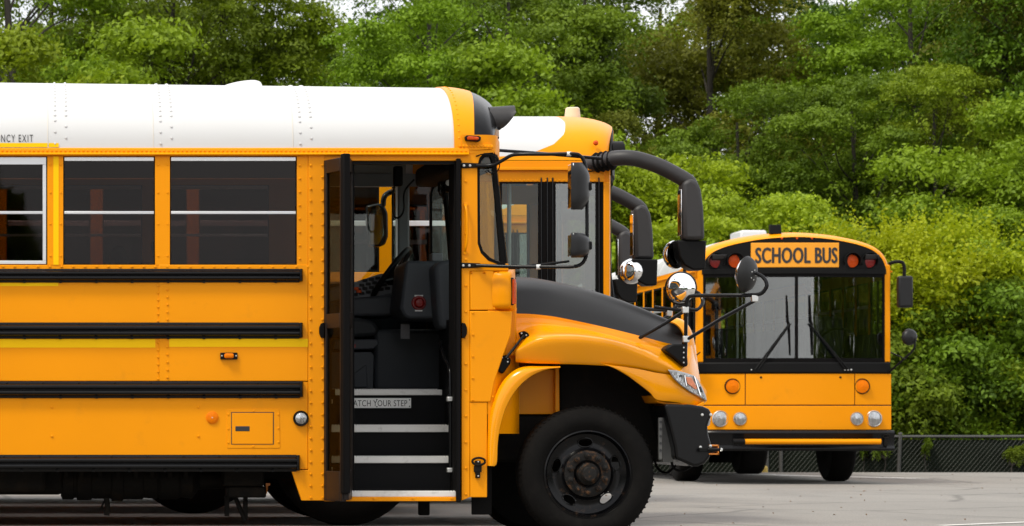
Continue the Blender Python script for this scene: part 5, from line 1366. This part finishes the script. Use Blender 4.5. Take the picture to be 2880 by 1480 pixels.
# ------------------------------------------------------------------ trees and bushes
def leaf_mat(name, c0, c1, trans=0.35):
    m = bpy.data.materials.new(name); m.use_nodes = True
    t = m.node_tree; t.nodes.clear()
    o = t.nodes.new('ShaderNodeOutputMaterial')
    tc_ = t.nodes.new('ShaderNodeTexCoord'); oi = t.nodes.new('ShaderNodeObjectInfo')
    n = t.nodes.new('ShaderNodeTexNoise'); n.inputs['Scale'].default_value = 1.1; n.inputs['Detail'].default_value = 5; n.inputs['Roughness'].default_value = .7
    t.links.new(tc_.outputs['Object'], n.inputs['Vector'])
    at = t.nodes.new('ShaderNodeAttribute'); at.attribute_name = 'tone'
    ad = t.nodes.new('ShaderNodeMath'); ad.operation = 'MULTIPLY_ADD'; ad.inputs[1].default_value = .55
    t.links.new(at.outputs['Fac'], ad.inputs[0])
    sb = t.nodes.new('ShaderNodeMapRange'); sb.inputs['From Min'].default_value = .3; sb.inputs['From Max'].default_value = .7; sb.inputs['To Max'].default_value = .5
    t.links.new(n.outputs['Fac'], sb.inputs['Value']); t.links.new(sb.outputs['Result'], ad.inputs[2])
    mx = t.nodes.new('ShaderNodeMix'); mx.data_type = 'RGBA'
    mx.inputs['A'].default_value = c0 + (1,); mx.inputs['B'].default_value = c1 + (1,)
    t.links.new(ad.outputs['Value'], mx.inputs['Factor'])
    hs = t.nodes.new('ShaderNodeHueSaturation')
    mr = t.nodes.new('ShaderNodeMapRange'); mr.inputs['To Min'].default_value = .485; mr.inputs['To Max'].default_value = .515
    t.links.new(oi.outputs['Random'], mr.inputs['Value']); t.links.new(mr.outputs['Result'], hs.inputs['Hue'])
    t.links.new(mx.outputs['Result'], hs.inputs['Color'])
    d = t.nodes.new('ShaderNodeBsdfPrincipled'); d.inputs['Roughness'].default_value = .55; d.inputs['Specular IOR Level'].default_value = .25
    tr = t.nodes.new('ShaderNodeBsdfTranslucent')
    t.links.new(hs.outputs['Color'], d.inputs['Base Color']); t.links.new(hs.outputs['Color'], tr.inputs['Color'])
    ms = t.nodes.new('ShaderNodeMixShader'); ms.inputs['Fac'].default_value = trans
    t.links.new(d.outputs['BSDF'], ms.inputs[1]); t.links.new(tr.outputs['BSDF'], ms.inputs[2]); t.links.new(ms.outputs['Shader'], o.inputs['Surface'])
    return m
LEAF = {
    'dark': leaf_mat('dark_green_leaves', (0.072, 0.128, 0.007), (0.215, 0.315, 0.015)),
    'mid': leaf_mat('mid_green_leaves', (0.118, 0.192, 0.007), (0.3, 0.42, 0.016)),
    'bright': leaf_mat('fresh_green_leaves', (0.17, 0.255, 0.007), (0.39, 0.52, 0.016)),
    'gold': leaf_mat('yellow_green_leaves', (0.21, 0.285, 0.005), (0.44, 0.53, 0.01)),  # yellowish leaves, with some of the flare's glow put into their colour
    'blue': leaf_mat('deep_green_leaves', (0.052, 0.102, 0.011), (0.145, 0.235, 0.018)),
    'olive': leaf_mat('olive_brown_leaves', (0.105, 0.13, 0.011), (0.25, 0.285, 0.024)),
}
BARK = mat('grey_brown_bark', (.045, .038, .030), .9, var=.4, vscale=6, bump=.6, bscale=25, stretch=(1, 1, .25))
BARKL = mat('pale_bark', (.17, .145, .12), .9, var=.3, vscale=6, bump=.5, bscale=25)

def crown_mesh(name, seed, h0, h1, rad, lobes, per_lobe, leafm, leaf=.092, frond=.50, top_bias=.35, spiky=0.0, nleaf=9, sparse=0.0, dome_n=78, dome_r=1.18):
    """many leaflets on arching fronds, gathered in tufts on the outside of uneven lobes"""
    r_ = np.random.default_rng(seed)
    cz = (h0 + h1) / 2; hz = (h1 - h0) / 2
    # lobes through the crown volume
    L = []
    tries = 0
    while len(L) < lobes and tries < 5000:
        tries += 1
        q = r_.normal(size=3); q /= np.linalg.norm(q)
        rr = r_.uniform(.25, 1.0) ** .6
        shape = 1 - .35 * max(0, -q[2])
        c = np.array([q[0] * rad * rr * shape * .82, q[1] * rad * rr * shape * .82, cz + q[2] * hz * rr * .86])
        s_ = rad * r_.uniform(.24, .42)
        L.append((c, s_))
    cen, dirs, tone = [], [], []
    for c, s_ in L:
        lt = r_.uniform(0, .6)
        nt_ = max(4, int(per_lobe / 19 * r_.uniform(.8, 1.2)))          # loose sprays on this lobe
        d = r_.normal(size=(nt_, 3)); d[:, 2] = np.where(d[:, 2] < -.35, -d[:, 2], d[:, 2]) + top_bias; d /= np.linalg.norm(d, axis=1)[:, None]
        tc = c + d * (s_ * r_.uniform(.75, 1.05, nt_))[:, None] * np.array([1, 1, .62])
        tt = lt + r_.uniform(-.2, .4, nt_)
        for j in range(nt_):
            nfr = int(r_.integers(8, 14))
            up = d[j] * .55 + np.array([0, 0, .80])
            q = r_.normal(size=(nfr, 3)) * .75 + up; q /= np.linalg.norm(q, axis=1)[:, None]
            cen.append(tc[j] + r_.normal(size=(nfr, 3)) * .06); dirs.append(q); tone.append(np.clip(tt[j] + r_.uniform(-.12, .12, nfr), 0, 1))
        n = int(per_lobe * .35)                                           # inner leaves
        q = r_.normal(size=(n, 3)); q /= np.linalg.norm(q, axis=1)[:, None]
        cen.append(c + q * (s_ * r_.uniform(.1, .75, n))[:, None]); dirs.append(q); tone.append(np.clip(lt + r_.uniform(-.2, .2, n), 0, 1))
    cen = np.concatenate(cen); dirs = np.concatenate(dirs); tone = np.concatenate(tone)
    N = len(cen)
    axis = dirs + r_.normal(size=(N, 3)) * .15
    axis[:, 2] += spiky
    axis /= np.linalg.norm(axis, axis=1)[:, None]
    fl = frond * r_.uniform(.6, 1.25, N)
    side = np.cross(axis, np.array([0, 0, 1.0]) + r_.normal(size=(N, 3)) * .25); side /= (np.linalg.norm(side, axis=1)[:, None] + 1e-6)
    nv = np.cross(side, axis)
    ts_ = np.linspace(.12, 1.0, nleaf)
    V, T_ = [], []
    for i, t in enumerate(ts_):
        sg_ = 1 if i % 2 else -1
        droop = -(.55 - .45 * min(1, spiky * 2)) * t * t
        base = cen + axis * (fl * t)[:, None] + np.array([0, 0, 1.0]) * (fl * droop)[:, None]
        ld = side * sg_ * .9 + axis * .55 + r_.normal(size=(N, 3)) * .30
        ld[:, 2] -= .12
        if i == nleaf - 1: ld = axis + r_.normal(size=(N, 3)) * .2
        ld /= np.linalg.norm(ld, axis=1)[:, None]
        wv = np.cross(ld, nv + r_.normal(size=(N, 3)) * .45); wv /= (np.linalg.norm(wv, axis=1)[:, None] + 1e-6)
        ln = leaf * r_.uniform(.75, 1.3, N) * (1.1 - .3 * t)
        wd = ln * .30
        a = base; m_ = base + ld * (ln * .45)[:, None]; e = base + ld * ln[:, None]
        e[:, 2] -= ln * .18
        q = np.stack([a, m_ + wv * wd[:, None], e, m_ - wv * wd[:, None]], axis=1)
        if sparse > 0: q = q[r_.random(N) > sparse]; 
        V.append(q.reshape(-1, 3)); T_.append(np.repeat(tone if sparse <= 0 else tone[:len(q)], 1))
    V = np.concatenate(V).astype(np.float32)
    nf = len(V) // 4
    tn = np.concatenate(T_)[:nf]
    # leaf cushions: leaflets lying on small domes, so that each tuft has a lit top and a shaded underside
    if dome_n:
        C_, RT, TN = [], [], []
        for c, s_ in L:
            nt_ = max(6, int(per_lobe / 8.5 * r_.uniform(.8, 1.2)))
            d = r_.normal(size=(nt_, 3)); d[:, 2] = np.where(d[:, 2] < -.3, -d[:, 2], d[:, 2]) + top_bias; d /= np.linalg.norm(d, axis=1)[:, None]
            C_.append(c + d * (s_ * r_.uniform(.7, 1.02, nt_))[:, None] * np.array([1, 1, .66])); RT.append(r_.uniform(.20, .46, nt_) * dome_r); TN.append(r_.uniform(0, .55) + r_.uniform(-.2, .45, nt_))
        C_ = np.concatenate(C_); RT = np.concatenate(RT); TN = np.clip(np.concatenate(TN), 0, 1)
        M_ = len(C_)
        q = r_.normal(size=(M_, dome_n, 3)); q[..., 2] = np.where(q[..., 2] < -.25, -q[..., 2], q[..., 2]); q[..., 2] += .15
        q /= np.linalg.norm(q, axis=2)[..., None]
        elong = r_.normal(size=(M_, 1, 3)) * .35; elong[..., 2] *= .3
        pos = C_[:, None, :] + q * (RT[:, None] * r_.uniform(.72, 1.10, (M_, dome_n)))[..., None] * np.array([1.05, 1.05, .68]) + elong * (r_.uniform(-1, 1, (M_, dome_n)) * RT[:, None])[..., None]
        nn = q + r_.normal(size=q.shape) * .38; nn /= np.linalg.norm(nn, axis=2)[..., None]
        ld = np.cross(nn, r_.normal(size=q.shape)); ld[..., 2] -= .35; ld /= np.linalg.norm(ld, axis=2)[..., None]
        wv = np.cross(ld, nn); wv /= (np.linalg.norm(wv, axis=2)[..., None] + 1e-6)
        ln = (leaf * r_.uniform(.8, 1.4, (M_, dome_n)))[..., None]
        qq = np.stack([pos - ld * ln * .5, pos + wv * ln * .28, pos + ld * ln * .5, pos - wv * ln * .28], axis=2).reshape(-1, 3)
        V = np.concatenate([V, qq.astype(np.float32)]); nf = len(V) // 4
        tn = np.concatenate([tn, np.clip(np.repeat(TN, dome_n) + r_.uniform(-.08, .08, M_ * dome_n), 0, 1)])
    me = bpy.data.meshes.new(name)
    me.vertices.add(len(V)); me.vertices.foreach_set('co', V.ravel())
    me.loops.add(nf * 4); me.loops.foreach_set('vertex_index', np.arange(nf * 4, dtype=np.int32))
    me.polygons.add(nf); me.polygons.foreach_set('loop_start', np.arange(0, nf * 4, 4, dtype=np.int32)); me.polygons.foreach_set('loop_total', np.full(nf, 4, dtype=np.int32))
    at = me.attributes.new('tone', 'FLOAT', 'FACE'); at.data.foreach_set('value', tn.astype(np.float32))
    me.update(); me.validate()
    me.materials.append(leafm)
    me['lobes'] = [float(x) for c, s_ in L for x in c]
    return me

def trunk_mesh(name, lobes, h0, r0, m, seed, lean=0.0):
    rr = random.Random(seed)
    mb = MB()
    L = [Vector(lobes[i:i + 3]) for i in range(0, len(lobes), 3)]
    top = max(l.z for l in L)
    pts, rs = [], []
    n = 9
    for i in range(n):
        t = i / (n - 1)
        pts.append(Vector((lean * t + .12 * math.sin(t * 5 + seed) * (t > 0), .10 * math.cos(t * 4 + seed) * (t > 0), -.9 + (top + .9) * t * .97))); rs.append(r0 * (1.25 if i == 0 else 1) * (1 - .88 * t) + .012)
    mb.tube(pts, rs, 9)
    for l in L:
        zz = max(h0 * .7, l.z - rr.uniform(.8, 2.2)); t = min(.95, (zz + .9) / (top + .9)); k = t * (n - 1); i = min(n - 2, int(k)); p0 = pts[i].lerp(pts[i + 1], k - i)
        mid = p0.lerp(l, .5) + Vector((rr.uniform(-.2, .2), rr.uniform(-.2, .2), rr.uniform(-.15, .3)))
        r1 = max(.02, r0 * (1 - .88 * t) * .55)
        mb.tube(spline([tuple(p0), tuple(mid), tuple(l)], 4), [r1 * (1 - .8 * q / 8) for q in range(9)], 6)
    return mb.mesh(name, m, off=(0, 0, 0))

PROTO = {}
def proto(key, seed, h0, h1, rad, lobes, per, kind, bark=BARK, r0=.16, **k):
    me = crown_mesh('crown', seed, h0, h1, rad, lobes, per, LEAF[kind], **k)
    lo = list(me['lobes'])
    PROTO[key] = (me, trunk_mesh('trunk', lo, h0, r0, bark, seed, k.get('lean', 0)))
proto('tall_dark', 11, 3.0, 13.0, 3.4, 30, 150, 'dark', r0=.22)
proto('tall_mid', 12, 3.5, 13.5, 3.3, 29, 150, 'mid', r0=.2)
proto('tall_olive', 13, 3.0, 12.5, 3.2, 28, 140, 'olive', r0=.2)
proto('thin_blue', 14, 4.0, 13.0, 2.1, 18, 120, 'blue', r0=.14)
proto('thin_mid', 24, 4.5, 12.5, 2.0, 16, 120, 'mid', r0=.13, bark=BARKL)
proto('locust', 15, 1.2, 7.6, 2.5, 22, 170, 'mid', r0=.12)
proto('locust_b', 16, 1.0, 6.8, 2.7, 24, 170, 'bright', r0=.12)
proto('sumac', 17, .2, 5.2, 2.2, 21, 160, 'bright', r0=.08)
proto('gold_bush', 18, .0, 5.0, 2.1, 22, 150, 'gold', r0=.07, spiky=.75, frond=.70, dome_n=34, dome_r=.8)
proto('green_bush', 19, -.6, 3.6, 2.1, 20, 160, 'mid', r0=.07)
proto('deep_bush', 20, -.6, 3.8, 2.2, 20, 140, 'dark', r0=.07)
seen = {}
def plant(key, u, d, cat, name, label, sc_=1.0, rz=None, zs=1.0, group='trees behind the lot'):
    x = (u - U0) * d / F
    gz = -.8 if d < 60 else -.8 + (d - 60) * 1.3 / 30
    rr = random.Random(int(u * 7 + d))
    t = thing(name, label, cat, (x, d, gz), rr.uniform(0, 6.28) if rz is None else rz, group)
    t.scale = (sc_, sc_, sc_ * zs)
    cm, tm = PROTO[key]
    link('crown', cm, t); link('trunk', tm, t)
    return t
T1 = [
 ('tall_mid', 30, 62, 1.0, 'tall green tree at the left edge, above the emergency exit lettering'),
 ('tall_dark', 480, 66, 1.0, 'tall dark tree above the left half of the white roof, behind the drooping sprays'),
 ('locust', 400, 58, 1.22, 'feathery tree whose drooping sprays hang just left of the roof ventilator'),
 ('tall_mid', 640, 66, .86, 'slim dark tree straight behind the white roof ventilator'),
 ('locust_b', 800, 61, 1.12, 'yellowing lower tree right of the ventilator, left of the bright sky gap'),
 ('locust', 980, 65, 1.12, 'lower tree filling the foot of the sky gap above the white roof'),
 ('tall_mid', 1200, 61, .84, 'light green tree above the yellow roof hoop of the nearest bus'),
 ('locust', 1390, 59, 1.18, 'rounded feathery tree above the black lamp visor of the nearest bus'),
 ('tall_dark', 1420, 67, .92, 'dark tall tree behind the rounded feathery one, top centre'),
 ('thin_blue', 1640, 69, 1.0, 'slim deep green tree left of the branchy sky gap, top centre right'),
 ('tall_olive', 2000, 70, 1.0, 'olive tall tree between the two sky gaps, above the big mirror arm'),
 ('thin_mid', 2170, 74, .95, 'thin pale-stemmed tree in the sky gap over the facing bus'),
 ('tall_mid', 2560, 68, .92, 'tall tree high above the right half of the facing bus'),
 ('thin_blue', 2420, 72, 1.0, 'slim dark tree right of the thin pale-stemmed one'),
 ('tall_olive', 2840, 65, 1.0, 'brown-tinged tall tree in the top right corner'),
 ('tall_dark', 3080, 63, 1.0, 'dark tree cut by the right edge of the picture'),
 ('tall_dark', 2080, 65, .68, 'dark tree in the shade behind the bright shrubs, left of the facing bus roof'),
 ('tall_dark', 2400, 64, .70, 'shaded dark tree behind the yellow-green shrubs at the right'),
 ('tall_mid', 2640, 63, .66, 'middle-height tree behind the yellow-green shrubs, below the tall high one'),
 ('locust', 2850, 60, 1.05, 'full green tree at the right edge, above the fence end'),
 ('tall_olive', 1780, 66, .66, 'brownish middle-height tree behind the big mirror arm'),
 ('locust', 180, 66, 1.3, 'green tree low between the left-edge tree and the drooping sprays'),
 ('tall_dark', 700, 72, .72, 'far dark tree filling in behind the roof ventilator'),
 ('tall_dark', 140, 75, 1.05, 'far dark tree closing the view behind the left-edge tree'),
 ('tall_mid', 470, 78, 1.05, 'far green tree closing the view behind the drooping sprays'),
 ('tall_dark', 760, 77, .86, 'far dark tree closing the view right of the roof ventilator'),
 ('tall_dark', 1130, 76, .98, 'far dark tree closing the view over the yellow roof hoop'),
 ('tall_mid', 1500, 76, 1.02, 'far green tree closing the view left of the roof beacon'),
 ('tall_dark', 1850, 76, .98, 'far dark tree closing the view under the branchy sky gap'),
 ('tall_dark', 2330, 77, .90, 'far dark tree closing the view behind the thin pale-stemmed tree'),
 ('tall_mid', 2700, 76, 1.05, 'far green tree closing the view at the upper right'),
 ('tall_dark', 2950, 75, 1.05, 'far dark tree closing the view behind the brown-tinged one'),
 ('locust', 20, 58, 1.2, 'feathery tree at the left edge, its sprays just over the roof tape'),
]
for key, u, d, s_, lab in T1: plant(key, u, d, 'tree', 'locust_tree' if 'locust' in key else 'broadleaf_tree', lab, s_)
T2 = [
 ('locust_b', 1600, 60, 1.0, 'bright feathery shrub tree just right of the roof beacon'),
 ('locust_b', 1850, 58, .98, 'bright feathery shrub tree above the big mirror arm'),
 ('locust_b', 2075, 57, .88, 'bright tufted shrub tree straight above the left half of the facing bus'),
 ('locust', 2230, 60, .80, 'green shrub tree above the school bus sign, behind the bright tufted one'),
 ('sumac', 1760, 55.5, 1.0, 'bright shrub behind the curve of the mirror arm'),
 ('sumac', 1950, 55, .92, 'bright shrub between the big mirror arm and the facing bus'),
 ('gold_bush', 2330, 55.5, 1.0, 'yellow-green shrub with upright shoots over the middle of the facing bus'),
 ('gold_bush', 2480, 55.5, 1.02, 'tallest yellow-green shrub, right of the facing bus roof corner'),
 ('gold_bush', 2650, 56, 1.05, 'yellow-green shrub furthest right, above the lower mirror of the facing bus'),
 ('sumac', 2600, 56, .82, 'mid-height shrub leaning out right of the facing bus mirrors'),
 ('locust', 2790, 56.5, .74, 'dense green shrub tree at the right, beyond the fence'),
 ('green_bush', 2640, 55.2, .95, 'green bush over the fence just right of the facing bus'),
 ('deep_bush', 2560, 55.4, .9, 'deep green bush behind the right lamps of the facing bus'),
 ('deep_bush', 2770, 55.3, 1.0, 'deep green bush over the middle of the visible fence'),
 ('green_bush', 2890, 55.4, 1.0, 'green bush over the fence at the right edge'),
 ('deep_bush', 2420, 55, .95, 'deep green bush behind the windscreen of the facing bus'),
 ('green_bush', 2230, 55.6, .8, 'green bush behind the facing bus, seen under its body'),
 ('deep_bush', 2050, 55.5, .95, 'deep green bush left of the facing bus, behind its long side'),
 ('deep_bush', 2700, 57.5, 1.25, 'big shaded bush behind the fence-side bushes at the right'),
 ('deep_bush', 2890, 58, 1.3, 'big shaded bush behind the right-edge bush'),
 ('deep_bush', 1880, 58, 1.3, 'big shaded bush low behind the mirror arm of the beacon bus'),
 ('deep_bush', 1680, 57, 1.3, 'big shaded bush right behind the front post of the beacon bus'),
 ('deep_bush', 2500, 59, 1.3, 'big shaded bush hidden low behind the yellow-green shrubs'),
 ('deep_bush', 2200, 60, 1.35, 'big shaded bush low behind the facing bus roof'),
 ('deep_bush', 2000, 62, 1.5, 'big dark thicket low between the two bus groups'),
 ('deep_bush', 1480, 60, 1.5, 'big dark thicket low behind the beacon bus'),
]
for key, u, d, s_, lab in T2: plant(key, u, d, 'shrub', 'shrub' if 'bush' not in key else 'bush', lab, s_, group='shrubs along the fence')

proto('vine', 31, -.15, .75, .42, 9, 26, 'dark', r0=.012, dome_n=8, dome_r=.35, leaf=.075, frond=.2)
for u, s_, lab in ((2425, 1.1, 'leafy vine on the fence just right of the facing bus tyre'), (2478, 1.25, 'leafy vine climbing the left fence post'), (2600, 1.15, 'vine tangled over the top rail right of the post'), (2850, 1.05, 'vine on the fence nearest the right edge'), (2120, .8, 'vine on the fence seen under the facing bus')):
    x = (u - U0) * 52.2 / F
    t = thing('vine', lab, 'vine', (x, 52.12, .10 if s_ < 1.1 else .22), u * .7, 'vines on the fence')
    t.scale = (s_ * .5, s_ * .16, s_ * .36)
    link('crown', PROTO['vine'][0], t); link('stem', PROTO['vine'][1], t)

# wood added behind the camera, gapped to shape reflections in glass and chrome
rg = np.random.default_rng(5)
vs_, k = [], 0
for x in np.arange(-64, 84, 2.6):
    if -1 < x < 33: continue
    n = 1300
    h = rg.uniform(6.5, 9.5); cx, cy = x + rg.uniform(-.8, .8), -34 + rg.uniform(-2.5, 2.5)
    q = rg.normal(size=(n, 3)); q /= np.linalg.norm(q, axis=1)[:, None]
    c = np.stack([cx + q[:, 0] * 2.6, cy + q[:, 1] * 2.2, h / 2 + q[:, 2] * h / 2], axis=1)
    t = rg.normal(size=(n, 3)); t /= np.linalg.norm(t, axis=1)[:, None]
    b = np.cross(t, rg.normal(size=(n, 3))); b /= np.linalg.norm(b, axis=1)[:, None]
    s_ = rg.uniform(.25, .55, n)[:, None]
    vs_.append(np.stack([c - t * s_, c + b * s_ * .6, c + t * s_, c - b * s_ * .6], axis=1).reshape(-1, 3))
V = np.concatenate(vs_)
me = bpy.data.meshes.new('added_reflection_wood')
me.from_pydata(V.tolist(), [], [(i, i + 1, i + 2, i + 3) for i in range(0, len(V), 4)])
me.materials.append(LEAF['dark'])
fw = link('added_reflection_wood', me); fw['kind'] = 'stuff'; fw['label'] = 'unseen wood added behind the camera to shape reflections in glass and chrome'
